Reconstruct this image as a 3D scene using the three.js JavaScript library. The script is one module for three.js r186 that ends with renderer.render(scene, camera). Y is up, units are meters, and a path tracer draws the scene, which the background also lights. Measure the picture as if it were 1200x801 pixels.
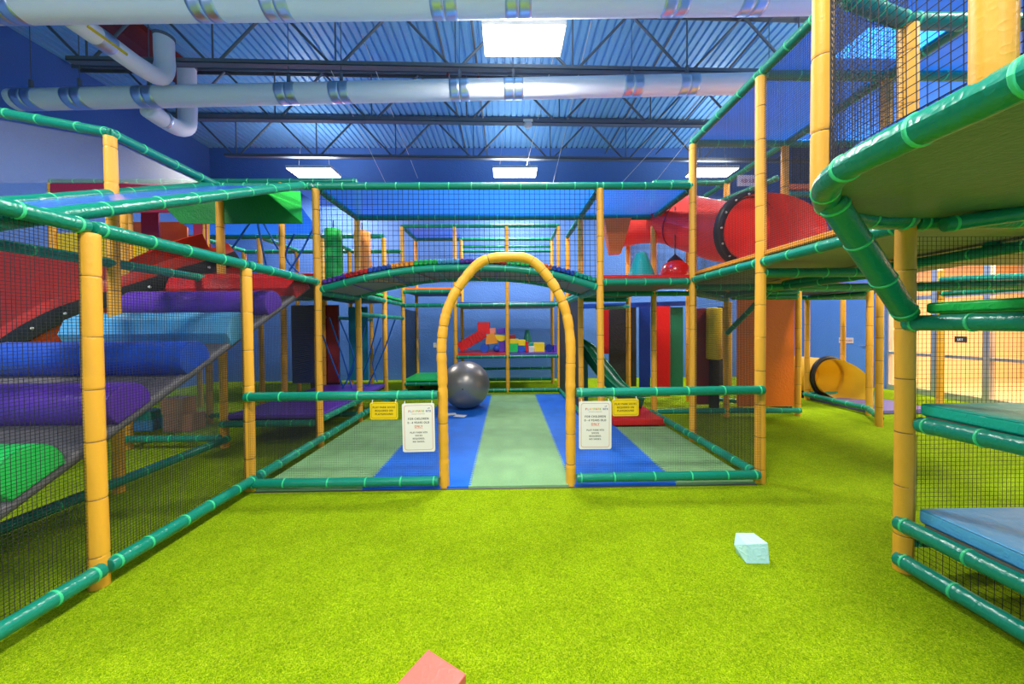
import * as THREE from 'three';
import { mergeGeometries, mergeVertices, toCreasedNormals } from 'three/addons/utils/BufferGeometryUtils.js';
import { RoundedBoxGeometry } from 'three/addons/geometries/RoundedBoxGeometry.js';
import { ConvexGeometry } from 'three/addons/geometries/ConvexGeometry.js';
import { RectAreaLightUniformsLib } from 'three/addons/lights/RectAreaLightUniformsLib.js';

// ------------------------------------------------------------------ camera, light, exposure
const scene = new THREE.Scene();
scene.background = new THREE.Color(0x0a0c10);
const renderer = new THREE.WebGLRenderer({ antialias: true });
renderer.toneMapping = THREE.LinearToneMapping;
renderer.toneMappingExposure = 2.1;
renderer.shadowMap.enabled = true;
RectAreaLightUniformsLib.init();

const CAM = { f: 406.973, cx: 601.656, cy: 389.802, yaw: 0.0165, pitch: 0.0150, roll: -0.0079, h: 1.5362 };
const camera = new THREE.PerspectiveCamera(2 * Math.atan(400.5 / CAM.f) * 180 / Math.PI, 1200 / 801, 0.05, 80);
camera.setViewOffset(1200, 801, 600 - CAM.cx, 400.5 - CAM.cy, 1200, 801);
{
  const cy = Math.cos(CAM.yaw), sy = Math.sin(CAM.yaw), cp = Math.cos(CAM.pitch), sp = Math.sin(CAM.pitch), cr = Math.cos(CAM.roll), sr = Math.sin(CAM.roll);
  // rows of the yaw, pitch and roll matrices in x right, y up, z forward
  const A = [[cy, 0, -sy], [0, 1, 0], [sy, 0, cy]], B = [[1, 0, 0], [0, cp, sp], [0, -sp, cp]], C = [[cr, sr, 0], [-sr, cr, 0], [0, 0, 1]];
  const mul = (P, Q) => P.map(r => [0, 1, 2].map(k => r[0] * Q[0][k] + r[1] * Q[1][k] + r[2] * Q[2][k]));
  const R = mul(C, mul(B, A));
  const ax = r => new THREE.Vector3(r[0], r[1], -r[2]);
  camera.quaternion.setFromRotationMatrix(new THREE.Matrix4().makeBasis(ax(R[0]), ax(R[1]), ax(R[2]).negate()));
  camera.position.set(0, CAM.h, 0);
}
scene.add(camera);

// high-bay lights: [x, height, distance forward]
const LAMPS = [[0.25, 5.5, 4.87], [5.4, 5.5, 4.87], [-4.87, 5.5, 8.95], [0.22, 5.5, 8.95], [5.3, 5.5, 8.95], [-4.9, 5.5, 0.8], [0.25, 5.5, 0.8], [5.4, 5.5, 0.8], [-4.9, 5.5, -3.2], [0.25, 5.5, -3.2], [5.4, 5.5, -3.2]];
const LAMP_POWER = 62, LAMP_UP = 10, LAMP_GLOW = 6;   // the fittings also shine a little upward through their open tops

// ------------------------------------------------------------------ grid of the play frame
const XL = -2.4761, Z0 = 2.1119, D = 1.235;            // posts stand every 1.235 m both ways
const V = (x, y, z) => new THREE.Vector3(x, y, -z);    // z forward of the camera
const G = (i, j, y = 0) => V(XL + i * D, y, Z0 + j * D);
const R = 2.15, T = 3.39, U = 3.97;                    // heights of the frame's levels

// ------------------------------------------------------------------ helpers
let seed = 7;
const rnd = () => { seed = (seed * 1664525 + 1013904223) >>> 0; return seed / 4294967296; };
const used = {};
function numbered(n) { if (used[n] === undefined) { used[n] = 0; return n; } used[n]++; return n + '_' + String(used[n]).padStart(3, '0'); }
function shadow(o) { o.castShadow = true; o.receiveShadow = true; return o; }
function thing(name, label, category, group, kind) {
  const o = new THREE.Group(); o.name = numbered(name); scene.add(o);
  o.userData = { label, category };
  if (group) o.userData.group = group;
  if (kind) o.userData.kind = kind;
  return o;
}
function part(parent, name, geo, mat, label, kind) {
  const m = shadow(new THREE.Mesh(Array.isArray(geo) ? merge(geo) : geo, mat)); m.name = name;
  if (label) m.userData.label = label;
  if (kind) m.userData.kind = kind;
  parent.add(m); return m;
}
function single(name, geo, mat, label, category, group, kind) {   // a thing that is one mesh, its origin at its base
  const g = Array.isArray(geo) ? merge(geo) : geo;
  g.computeBoundingBox(); const b = g.boundingBox, c = new THREE.Vector3((b.min.x + b.max.x) / 2, b.min.y, (b.min.z + b.max.z) / 2);
  g.translate(-c.x, -c.y, -c.z);
  const m = shadow(new THREE.Mesh(g, mat)); m.name = numbered(name); m.position.copy(c); scene.add(m);
  m.userData = { label, category };
  if (group) m.userData.group = group;
  if (kind) m.userData.kind = kind;
  return m;
}
function base(o) {                                       // move a group's origin to its base
  o.updateMatrixWorld(true);
  const b = new THREE.Box3().setFromObject(o), c = new THREE.Vector3((b.min.x + b.max.x) / 2, b.min.y, (b.min.z + b.max.z) / 2);
  for (const k of o.children) k.position.sub(c);
  o.position.add(c); return o;
}
function merge(list) {
  const a = list.map(g => { const n = g.index ? g.toNonIndexed() : g; for (const k of Object.keys(n.attributes)) if (!['position', 'normal', 'uv'].includes(k)) n.deleteAttribute(k); return n; });
  return mergeGeometries(a, false);
}
const Y_UP = new THREE.Vector3(0, 1, 0);
function geoFrom(pos, uv, idx, smooth) {
  const g = new THREE.BufferGeometry();
  g.setAttribute('position', new THREE.Float32BufferAttribute(pos, 3));
  g.setAttribute('uv', new THREE.Float32BufferAttribute(uv, 2));
  g.setIndex(idx);
  if (smooth) { g.computeVertexNormals(); return g; }
  const n = g.toNonIndexed(); n.computeVertexNormals(); return n;
}
// a sweep of a circle along points, radius by a function of the length run so far; ends closed; uv in metres
function sweep(pts, rad, radial = 12, cap = true) {
  const n = pts.length, pos = [], uv = [], idx = [];
  const tan = pts.map((p, k) => new THREE.Vector3().subVectors(pts[Math.min(k + 1, n - 1)], pts[Math.max(k - 1, 0)]).normalize());
  let ref = Math.abs(tan[0].y) < 0.9 ? new THREE.Vector3(0, 1, 0) : new THREE.Vector3(1, 0, 0);
  let s = 0;
  const ring = (p, t, r, vv) => {
    const u = new THREE.Vector3().crossVectors(ref, t).normalize(), w = new THREE.Vector3().crossVectors(t, u);
    ref = w;
    for (let k = 0; k <= radial; k++) {
      const a = k / radial * Math.PI * 2, c = Math.cos(a) * r, q = Math.sin(a) * r;
      pos.push(p.x + u.x * c + w.x * q, p.y + u.y * c + w.y * q, p.z + u.z * c + w.z * q);
      uv.push(k / radial * 2 * Math.PI * Math.max(r, 0.02), vv);
    }
  };
  const r0 = rad(0), total = pts.reduce((a, p, k) => k ? a + p.distanceTo(pts[k - 1]) : 0, 0), r1 = rad(total);
  if (cap) { ring(pts[0].clone().addScaledVector(tan[0], -r0 * 0.12), tan[0], 0.0005, -0.02); ring(pts[0].clone().addScaledVector(tan[0], -r0 * 0.10), tan[0], r0 * 0.8, -0.01); }
  for (let k = 0; k < n; k++) { if (k) s += pts[k].distanceTo(pts[k - 1]); ring(pts[k], tan[k], rad(s, total), s); }
  if (cap) { const e = pts[n - 1], t = tan[n - 1]; ring(e.clone().addScaledVector(t, r1 * 0.10), t, r1 * 0.8, s + 0.01); ring(e.clone().addScaledVector(t, r1 * 0.12), t, 0.0005, s + 0.02); }
  const rows = pos.length / 3 / (radial + 1);
  for (let a = 0; a < rows - 1; a++) for (let k = 0; k < radial; k++) { const i0 = a * (radial + 1) + k, i1 = i0 + radial + 1; idx.push(i0, i0 + 1, i1, i0 + 1, i1 + 1, i1); }
  return geoFrom(pos, uv, idx, true);
}
function linePts(a, b, steps) { const o = []; for (let k = 0; k <= steps; k++) o.push(a.clone().lerp(b, k / steps)); return o; }
function curvePts(list, n) { return new THREE.CatmullRomCurve3(list, false, 'centripetal').getSpacedPoints(n); }
function band(p, t, r, w, radial = 14) {                 // a tie or strap drawn round a tube
  return sweep([p.clone().addScaledVector(t, -w / 2), p.clone().addScaledVector(t, -w / 4), p.clone().addScaledVector(t, w / 4), p.clone().addScaledVector(t, w / 2)], s => r, radial, true);
}
function tube(a, b, r, radial = 8) { return sweep([a, b], () => r, radial, true); }
function box(w, h, d, x, y, z, bev = 0) {                // centre x, y, z in scene axes
  const g = bev ? new RoundedBoxGeometry(w, h, d, 2, bev) : new THREE.BoxGeometry(w, h, d);
  return meterUV(g.translate(x, y, z));
}
function boxF(x0, x1, y0, y1, z0, z1, bev = 0) { return box(x1 - x0, y1 - y0, z1 - z0, (x0 + x1) / 2, (y0 + y1) / 2, -(z0 + z1) / 2, bev); }   // z forward
function meterUV(g0) {                                   // box-mapped uv in metres
  const g = g0.index ? g0.toNonIndexed() : g0, p = g.attributes.position, n = g.attributes.normal, uv = new Float32Array(p.count * 2);
  for (let k = 0; k < p.count; k++) {
    const ax = Math.abs(n.getX(k)), ay = Math.abs(n.getY(k)), az = Math.abs(n.getZ(k));
    if (ay >= ax && ay >= az) { uv[2 * k] = p.getX(k); uv[2 * k + 1] = p.getZ(k); }
    else if (ax >= az) { uv[2 * k] = p.getZ(k); uv[2 * k + 1] = p.getY(k); }
    else { uv[2 * k] = p.getX(k); uv[2 * k + 1] = p.getY(k); }
  }
  g.setAttribute('uv', new THREE.BufferAttribute(uv, 2)); return g;
}
// a slab whose outline is any flat polygon given by its corners, with thickness along its normal
function slab(c, th) {
  const n = new THREE.Vector3().crossVectors(c[1].clone().sub(c[0]), c[2].clone().sub(c[0])).normalize().multiplyScalar(th / 2), k = c.length, pos = [], idx = [];
  for (const s of [1, -1]) for (const p of c) pos.push(p.x + n.x * s, p.y + n.y * s, p.z + n.z * s);
  for (let a = 1; a < k - 1; a++) { idx.push(0, a, a + 1); idx.push(k, k + a + 1, k + a); }
  for (let a = 0; a < k; a++) { const b = (a + 1) % k; idx.push(a, k + a, b, b, k + a, k + b); }
  const g = geoFrom(pos, new Array(pos.length / 3 * 2).fill(0), idx, false); return meterUV(g);
}
function film(c) {                                       // a single thin sheet between corners
  const pos = [], idx = []; for (const p of c) pos.push(p.x, p.y, p.z); for (let a = 1; a < c.length - 1; a++) idx.push(0, a, a + 1);
  return meterUV(geoFrom(pos, new Array(c.length * 2).fill(0), idx, false));
}
function hull(pts) { return meterUV(new ConvexGeometry(pts)); }
// straight strands of a net between the four corners of a panel
function strand(out, a, b, r) {
  const t = b.clone().sub(a).normalize(), u = new THREE.Vector3().crossVectors(Math.abs(t.y) < 0.9 ? Y_UP : new THREE.Vector3(1, 0, 0), t).normalize(), w = new THREE.Vector3().crossVectors(t, u);
  const c = [0, 1, 2].map(k => { const q = k * 2.0944 + 0.5; return u.clone().multiplyScalar(Math.cos(q) * r).addScaledVector(w, Math.sin(q) * r); });
  const i = out.pos.length / 3;
  for (const p of [a, b]) for (const q of c) { out.pos.push(p.x + q.x, p.y + q.y, p.z + q.z); out.uv.push(0, 0); const m = q.clone().normalize(); out.nor.push(m.x, m.y, m.z); }
  for (let k = 0; k < 3; k++) { const l = (k + 1) % 3; out.idx.push(i + k, i + l, i + 3 + k, i + l, i + 3 + l, i + 3 + k); }
}
function strandsGeo(o) {
  const g = new THREE.BufferGeometry();
  g.setAttribute('position', new THREE.Float32BufferAttribute(o.pos, 3)); g.setAttribute('normal', new THREE.Float32BufferAttribute(o.nor, 3)); g.setAttribute('uv', new THREE.Float32BufferAttribute(o.uv, 2)); g.setIndex(o.idx); return g;
}
function netGeo(a, b, c, d, cell, r) {                   // a-b bottom edge, d-c top edge
  const o = { pos: [], nor: [], uv: [], idx: [] }, nu = Math.max(2, Math.round((a.distanceTo(b) + d.distanceTo(c)) / 2 / cell)), nv = Math.max(2, Math.round((a.distanceTo(d) + b.distanceTo(c)) / 2 / cell));
  const jit = () => (rnd() - 0.5) * 0.25;
  for (let k = 0; k <= nu; k++) { const t = k / nu, q = Math.min(1, Math.max(0, t + jit() / nu)); strand(o, a.clone().lerp(b, t), d.clone().lerp(c, q), r); }
  for (let k = 0; k <= nv; k++) { const t = k / nv, q = Math.min(1, Math.max(0, t + jit() / nv)); strand(o, a.clone().lerp(d, t), b.clone().lerp(c, q), r); }
  return strandsGeo(o);
}

// ------------------------------------------------------------------ materials
function dataTex(n, fn, srgb, rep) {
  const d = new Uint8Array(n * n * 4);
  fn(d, n);
  const t = new THREE.DataTexture(d, n, n, THREE.RGBAFormat); t.wrapS = t.wrapT = THREE.RepeatWrapping; t.magFilter = THREE.LinearFilter; t.minFilter = THREE.LinearMipmapLinearFilter; t.generateMipmaps = true;
  if (srgb) t.colorSpace = THREE.SRGBColorSpace;
  if (rep) t.repeat.set(rep[0], rep[1]);
  t.needsUpdate = true; return t;
}
function tileNoise(n, cells, s0) {                       // smooth tiling value noise, values 0..1
  const lat = []; let s = s0; const rr = () => { s = (s * 1103515245 + 12345) & 0x7fffffff; return s / 0x7fffffff; };
  for (let k = 0; k < cells * cells; k++) lat.push(rr());
  const out = new Float32Array(n * n), f = t => t * t * (3 - 2 * t);
  for (let y = 0; y < n; y++) for (let x = 0; x < n; x++) {
    const u = x / n * cells, v = y / n * cells, i = Math.floor(u), j = Math.floor(v), a = f(u - i), b = f(v - j), i1 = (i + 1) % cells, j1 = (j + 1) % cells;
    out[y * n + x] = (lat[j * cells + i] * (1 - a) + lat[j * cells + i1] * a) * (1 - b) + (lat[j1 * cells + i] * (1 - a) + lat[j1 * cells + i1] * a) * b;
  }
  return out;
}
// soft wrinkles of padded vinyl
const wrinkle = dataTex(512, (d, n) => {
  const a = tileNoise(n, 10, 5), b = tileNoise(n, 24, 9), c = tileNoise(n, 64, 13);
  for (let k = 0; k < n * n; k++) { const r = 1 - Math.abs(2 * b[k] - 1); const v = Math.min(255, 255 * (0.45 * a[k] + 0.4 * r * r + 0.15 * c[k])); d[4 * k] = d[4 * k + 1] = d[4 * k + 2] = v; d[4 * k + 3] = 255; }
}, false, [2, 2]);
const peel = dataTex(512, (d, n) => {
  const a = tileNoise(n, 40, 3), b = tileNoise(n, 90, 8);
  for (let k = 0; k < n * n; k++) { const v = 255 * (0.6 * a[k] + 0.4 * b[k]); d[4 * k] = d[4 * k + 1] = d[4 * k + 2] = v; d[4 * k + 3] = 255; }
}, false, [1, 1]);
// artificial turf: short blades laid over one another in many greens
const turfTex = (() => {
  const n = 1024, col = new Float32Array(n * n * 3), hgt = new Float32Array(n * n);
  const big = tileNoise(n, 6, 21), mid = tileNoise(n, 20, 22);
  for (let k = 0; k < n * n; k++) { col[3 * k] = 100; col[3 * k + 1] = 138; col[3 * k + 2] = 4; hgt[k] = 0; }
  const tones = [[166, 202, 8], [150, 190, 4], [180, 212, 16], [134, 176, 2], [196, 220, 44], [116, 158, 4], [160, 192, 20]];
  for (let b = 0; b < 70000; b++) {
    const x0 = rnd() * n, y0 = rnd() * n, a = rnd() * Math.PI * 2, L = 7 + rnd() * 11, t = tones[Math.floor(rnd() * tones.length)], g = 0.86 + 0.14 * rnd(), h = 0.3 + 0.7 * b / 70000;
    for (let s = 0; s < L; s += 0.7) for (let w = 0; w < 2; w++) {
      const x = (Math.round(x0 + Math.cos(a) * s - Math.sin(a) * w) % n + n) % n, y = (Math.round(y0 + Math.sin(a) * s + Math.cos(a) * w) % n + n) % n, k = y * n + x, q = g * (0.94 + 0.08 * big[k] + 0.06 * mid[k]);
      col[3 * k] = t[0] * q; col[3 * k + 1] = t[1] * q; col[3 * k + 2] = t[2] * q; hgt[k] = h * (0.5 + 0.5 * s / L);
    }
  }
  const c = dataTex(n, d => { for (let k = 0; k < n * n; k++) { d[4 * k] = Math.min(255, col[3 * k]); d[4 * k + 1] = Math.min(255, col[3 * k + 1]); d[4 * k + 2] = Math.min(255, col[3 * k + 2]); d[4 * k + 3] = 255; } }, true, [1.25, 1.25]);
  const h = dataTex(n, d => { for (let k = 0; k < n * n; k++) { d[4 * k] = d[4 * k + 1] = d[4 * k + 2] = 255 * hgt[k]; d[4 * k + 3] = 255; } }, false, [1.25, 1.25]);
  return { c, h };
})();
const matTex = dataTex(512, (d, n) => {                  // faint speckle of foam mats
  const a = tileNoise(n, 8, 31), c = tileNoise(n, 128, 33);
  for (let k = 0; k < n * n; k++) { const v = 255 * (0.86 + 0.08 * a[k] + 0.06 * c[k]); d[4 * k] = d[4 * k + 1] = d[4 * k + 2] = v; d[4 * k + 3] = 255; }
}, true, [1, 1]);
const C = (r, g, b) => new THREE.Color().setRGB(r, g, b);
const std = (c, rough = 0.6, o = {}) => new THREE.MeshStandardMaterial({ color: c, roughness: rough, side: THREE.DoubleSide, ...o });
const vinyl = (c, rough = 0.38, bump = 0.004) => std(c, rough, { bumpMap: wrinkle, bumpScale: bump });
const M = {
  turf: new THREE.MeshPhysicalMaterial({ color: C(0.97, 0.92, 1.0), roughness: 0.95, specularIntensity: 0.15, map: turfTex.c, bumpMap: turfTex.h, bumpScale: 0.004, side: THREE.DoubleSide }),
  wall: std(C(0.075, 0.20, 0.56), 0.6, { bumpMap: peel, bumpScale: 0.007 }),
  post: vinyl(C(0.88, 0.41, 0.03), 0.48, 0.0012),
  rail: vinyl(C(0.004, 0.235, 0.145), 0.3, 0.003),
  tie: std(C(0.05, 0.62, 0.26), 0.4),
  postTie: std(C(0.30, 0.15, 0.03), 0.6),
  net: std(C(0.012, 0.012, 0.014), 0.7),
  pipe: std(C(0.90, 0.90, 0.92), 0.5),
  strap: std(C(0.60, 0.66, 0.76), 0.38, { metalness: 1 }),
  steel: std(C(0.15, 0.175, 0.21), 0.5, { metalness: 0.2 }),
  deckSteel: std(C(0.22, 0.53, 0.90), 0.42, { metalness: 0.1 }),
  redPrimer: std(C(0.22, 0.03, 0.03), 0.6),
  tarp: new THREE.MeshPhysicalMaterial({ color: C(0.018, 0.21, 0.86), roughness: 0.68, transmission: 0.72, thickness: 0, side: THREE.DoubleSide }),
  screen: new THREE.MeshPhysicalMaterial({ color: C(0.86, 0.88, 0.92), roughness: 0.24, transmission: 0.955, thickness: 0, side: THREE.DoubleSide }),
  clearFilm: new THREE.MeshPhysicalMaterial({ color: C(0.66, 0.72, 0.78), roughness: 0.15, transmission: 0.95, thickness: 0, side: THREE.DoubleSide }),
  glass: new THREE.MeshPhysicalMaterial({ color: C(0.95, 0.97, 0.98), roughness: 0.03, transmission: 1, thickness: 0, side: THREE.DoubleSide }),
  alu: std(C(0.55, 0.56, 0.58), 0.35, { metalness: 0.8 }),
  white: std(C(0.82, 0.82, 0.80), 0.5),
  black: std(C(0.012, 0.012, 0.014), 0.5),
  darkVinyl: vinyl(C(0.03, 0.03, 0.034), 0.45, 0.006),
  greyVinyl: vinyl(C(0.13, 0.12, 0.125), 0.5), bridgeUnder: vinyl(C(0.26, 0.23, 0.24), 0.5),
  deckUnder: vinyl(C(0.30, 0.27, 0.20), 0.6, 0.006),
  balconyUnder: vinyl(C(0.12, 0.19, 0.14), 0.5, 0.004),
  red: vinyl(C(0.72, 0.012, 0.012)), darkRed: vinyl(C(0.30, 0.02, 0.035)), orange: vinyl(C(1.0, 0.19, 0.01)), amber: vinyl(C(0.92, 0.33, 0.02)),
  yellow: vinyl(C(0.92, 0.66, 0.015)), green: vinyl(C(0.015, 0.58, 0.10)), brightGreen: vinyl(C(0.03, 0.78, 0.12)), brightAmber: vinyl(C(1.0, 0.36, 0.03)), darkGreen: vinyl(C(0.004, 0.16, 0.085)), teal: vinyl(C(0.005, 0.42, 0.30)), tealBlue: vinyl(C(0.01, 0.24, 0.36)),
  blue: vinyl(C(0.015, 0.085, 0.52)), navy: vinyl(C(0.006, 0.03, 0.24)), sky: vinyl(C(0.10, 0.42, 0.72)), purple: vinyl(C(0.12, 0.035, 0.42)), crimson: vinyl(C(0.42, 0.02, 0.06)), peach: vinyl(C(0.85, 0.25, 0.17)), ice: vinyl(C(0.52, 0.84, 0.82), 0.35),
  matGreen: std(C(0.25, 0.48, 0.20), 0.62, { map: matTex }), matBlue: std(C(0.004, 0.165, 0.76), 0.55, { map: matTex }),
  redPlastic: std(C(0.78, 0.02, 0.012), 0.22), yellowPlastic: std(C(0.90, 0.52, 0.01), 0.25), greenPlastic: std(C(0.005, 0.20, 0.08), 0.2),
  rope: std(C(0.01, 0.13, 0.48), 0.7),
  ball: std(C(0.24, 0.22, 0.195), 0.33, { metalness: 0.5 }),
};
M.tubeRed = new THREE.MeshPhysicalMaterial({ color: C(0.86, 0.03, 0.016), roughness: 0.3, transmission: 0.0, side: THREE.DoubleSide });
M.tubeRedThin = new THREE.MeshPhysicalMaterial({ color: C(0.90, 0.035, 0.018), roughness: 0.9, transmission: 0.3, thickness: 0, clearcoat: 0.6, clearcoatRoughness: 0.2, side: THREE.DoubleSide });
M.tubeYellowThin = new THREE.MeshPhysicalMaterial({ color: C(0.95, 0.56, 0.01), roughness: 0.9, transmission: 0.3, thickness: 0, clearcoat: 0.5, clearcoatRoughness: 0.25, side: THREE.DoubleSide });
M.tubeOrange = std(C(0.52, 0.03, 0.012), 0.3);

// ------------------------------------------------------------------ the setting
const ROOM = { x0: -8.7, x1: 9.0, z0: -5.2, z1: 10.4, h: 6.87 };
function struct(name, geo, mat, label) { const o = single(name, geo, mat, label, undefined, undefined, 'structure'); delete o.userData.category; return o; }
{
  const { x0, x1, z0, z1, h } = ROOM;
  struct('floor', boxF(x0 - 0.2, x1 + 0.2, -0.2, 0, z0 - 0.2, z1 + 0.2), M.turf, 'bright lime artificial turf covering the hall');
  struct('wall_left', boxF(x0 - 0.2, x0, 0, h, z0, z1), M.wall, 'royal blue painted side wall');
  struct('wall_back', boxF(x0 - 0.2, x1 + 0.2, 0, h, z1, z1 + 0.2), M.wall, 'royal blue painted end wall with orange-peel texture');
  struct('wall_front', boxF(x0 - 0.2, x1 + 0.2, 0, h, z0 - 0.2, z0), M.wall, 'royal blue painted wall');
  // right wall: blue at the far end, a run of shop glazing nearer
  const gz0 = 0.6, gz1 = 8.15, gh = 3.0;
  const wr = struct('wall_right', [boxF(x1, x1 + 0.2, 0, h, gz1, z1), boxF(x1, x1 + 0.2, gh, h, gz0, gz1), boxF(x1, x1 + 0.2, 0, h, z0, gz0)], M.wall, 'royal blue painted wall beside the glazing');
  const ceil = new THREE.Group(); ceil.name = 'ceiling'; ceil.userData = { kind: 'structure', label: 'corrugated blue grey steel roof deck' }; scene.add(ceil);
  part(ceil, 'roof_slab', boxF(x0 - 0.2, x1 + 0.2, h + 0.05, h + 0.25, z0 - 0.2, z1 + 0.2), M.steel);
  // corrugated deck sheets, six ribs each
  const P = 0.1524, prof = [];
  for (let k = 0; k < 6; k++) { const a = k * P; prof.push([a, 0], [a + 0.098, 0], [a + 0.108, 0.042], [a + 0.142, 0.042]); }
  prof.push([6 * P, 0]);
  const pos = [], uv = [], idx = [];
  for (let k = 0; k < prof.length; k++) for (const z of [-(z1), -(z0)]) { pos.push(prof[k][0], prof[k][1], z); uv.push(prof[k][0], z); }
  for (let k = 0; k < prof.length - 1; k++) { const a = 2 * k; idx.push(a, a + 2, a + 1, a + 1, a + 2, a + 3); }
  const sheet = geoFrom(pos, uv, idx, false);
  for (let k = 0; k < 20; k++) { const m = part(ceil, 'deck_sheet', sheet, M.deckSteel); m.position.set(x0 + k * 6 * P - 0.3, h, 0); }
  // glazing: alu frame members and panes, one window per bay
  const zs = [0.6, 2.1, 3.6, 5.0, 6.42, 7.22, 8.15];
  for (let k = 0; k < zs.length - 1; k++) {
    const w = new THREE.Group(); w.name = 'window_' + (k + 1); w.userData = { kind: 'structure', label: 'aluminium framed glazing looking into the warm lit lobby' }; scene.add(w);
    const a = zs[k], b = zs[k + 1];
    part(w, 'pane', boxF(x1 + 0.095, x1 + 0.105, 0.9, 2.1, a + 0.04, b - 0.04), M.glass);
    part(w, 'pane', boxF(x1 + 0.095, x1 + 0.105, 0.12, 0.86, a + 0.04, b - 0.04), M.glass);
    part(w, 'pane', boxF(x1 + 0.095, x1 + 0.105, 2.16, gh - 0.04, a + 0.04, b - 0.04), M.glass);
    for (const z of [a, b - 0.05]) part(w, 'mullion', boxF(x1 + 0.05, x1 + 0.15, 0, gh, z, z + 0.05), M.alu);
    for (const [y0, y1] of [[0, 0.12], [0.84, 0.9], [2.08, 2.16], [gh - 0.06, gh]]) part(w, 'transom', boxF(x1 + 0.055, x1 + 0.145, y0, y1, a + 0.05, b - 0.05), M.alu);
  }
  // the blue door in the far end of the right wall
  const door = new THREE.Group(); door.name = 'door_1'; door.userData = { kind: 'structure', label: 'blue painted door behind the yellow tunnel' }; scene.add(door);
  part(door, 'door_leaf', boxF(x1 - 0.05, x1, 0.02, 2.08, 8.45, 9.4), M.wall);
  part(door, 'door_frame', [boxF(x1 - 0.04, x1, 0, 2.16, 8.35, 8.45), boxF(x1 - 0.04, x1, 0, 2.16, 9.4, 9.5), boxF(x1 - 0.04, x1, 2.08, 2.16, 8.45, 9.4)], M.wall);
  part(door, 'door_handle', [tube(V(x1 - 0.1, 1.02, 8.62), V(x1 - 0.1, 1.02, 8.5), 0.012), tube(V(x1 - 0.1, 1.02, 8.53), V(x1 - 0.05, 1.02, 8.53), 0.015)], M.alu);
  // lobby beyond the glazing
  const lobbyFloor = std(C(0.68, 0.46, 0.25), 0.3), lobbyWall = std(C(0.76, 0.52, 0.26), 0.7), X2 = 14.5;
  struct('floor_lobby', boxF(x1 + 0.2, X2, -0.2, 0, -0.5, 9.6), lobbyFloor, 'pale tan lobby floor');
  struct('wall_lobby', [boxF(X2, X2 + 0.2, 0, 3.2, -0.7, 9.8), boxF(x1 + 0.2, X2, 0, 3.2, 9.6, 9.8), boxF(x1 + 0.2, X2, 0, 3.2, -0.7, -0.5)], lobbyWall, 'warm cream lobby walls');
  struct('ceiling_lobby', boxF(x1 + 0.2, X2 + 0.2, 3.2, 3.4, -0.7, 9.8), M.white, 'white lobby ceiling');
  for (const [x, z] of [[10.6, 3.2], [10.6, 6.6], [13, 3.2], [13, 6.6]]) {
    const t = thing('lobby_ceiling_light', 'flat square ceiling light glowing in the lobby behind the glazing', 'light', 'lobby ceiling lights');
    part(t, 'frame', [boxF(x - 0.62, x + 0.62, 3.12, 3.2, z - 0.62, z + 0.62)], M.white);
    part(t, 'diffuser', boxF(x - 0.56, x + 0.56, 3.105, 3.12, z - 0.56, z + 0.56), std(C(0.9, 0.85, 0.75), 0.6, { emissive: C(1, 0.88, 0.66), emissiveIntensity: 3 }));
    base(t);
    const l = new THREE.RectAreaLight(C(1, 0.80, 0.52), 21, 1.12, 1.12); l.position.set(x, 3.09, -z); l.rotation.x = -Math.PI / 2; scene.add(l);
  }
  // lobby furniture seen through the glass
  const co = thing('reception_counter', 'brown counter with a red edge and pale top in the lobby', 'counter');
  part(co, 'counter_body', boxF(11.6, 12.2, 0, 0.98, 2.2, 5.9), std(C(0.20, 0.13, 0.075), 0.5));
  part(co, 'counter_top', boxF(11.5, 12.3, 0.98, 1.03, 2.1, 6.0), std(C(0.8, 0.74, 0.66), 0.35));
  part(co, 'red_edge', boxF(11.56, 11.6, 0.86, 0.97, 2.2, 5.9), M.red, 'red strip');
  base(co);
  const ms = thing('lobby_shelf', 'orange backed display shelf on the lobby wall', 'shelf');
  part(ms, 'back_panel', boxF(14.42, 14.5, 1.2, 2.1, 2.6, 5.6), M.amber, 'orange back panel');
  for (const y of [1.25, 1.65]) part(ms, 'shelf_board', boxF(14.1, 14.42, y, y + 0.03, 2.6, 5.6), M.red);
  base(ms);
  for (const [x, z, m, l] of [[10.4, 4.6, 'red', 'red padded stool standing in the lobby'], [10.5, 5.7, 'amber', 'orange padded stool standing in the lobby']]) {
    const st = thing('lobby_stool', l, 'stool');
    part(st, 'seat', new THREE.CylinderGeometry(0.2, 0.2, 0.09, 24).translate(x, 0.5, -z), M[m]);
    part(st, 'stem', new THREE.CylinderGeometry(0.03, 0.03, 0.43, 12).translate(x, 0.24, -z), M.alu);
    part(st, 'foot', new THREE.CylinderGeometry(0.18, 0.2, 0.025, 24).translate(x, 0.0125, -z), M.alu);
    base(st);
  }
  const ex = thing('exit_sign', 'small black plate with white EXIT lettering on the lobby glazing', 'sign');
  const et = textTex(256, 96, c => { c.fillStyle = '#3a3634'; c.fillRect(0, 0, 256, 96); c.fillStyle = '#fff'; c.font = 'bold 62px sans-serif'; c.textAlign = 'center'; c.textBaseline = 'middle'; c.fillText('EXIT', 128, 50); });
  part(ex, 'plate', boxF(x1 + 0.07, x1 + 0.094, 1.17, 1.29, 6.72, 6.90), M.black);
  const ef = part(ex, 'face', planeFacing(0.17, 0.10), std(C(1, 1, 1), 0.5, { map: et }));
  ef.position.set(x1 + 0.068, 1.23, -6.81); ef.rotation.y = -Math.PI / 2;
  base(ex);
  const ns = thing('door_sign', 'pinkish plate with dark red lettering fixed to the blue door', 'sign');
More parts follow.
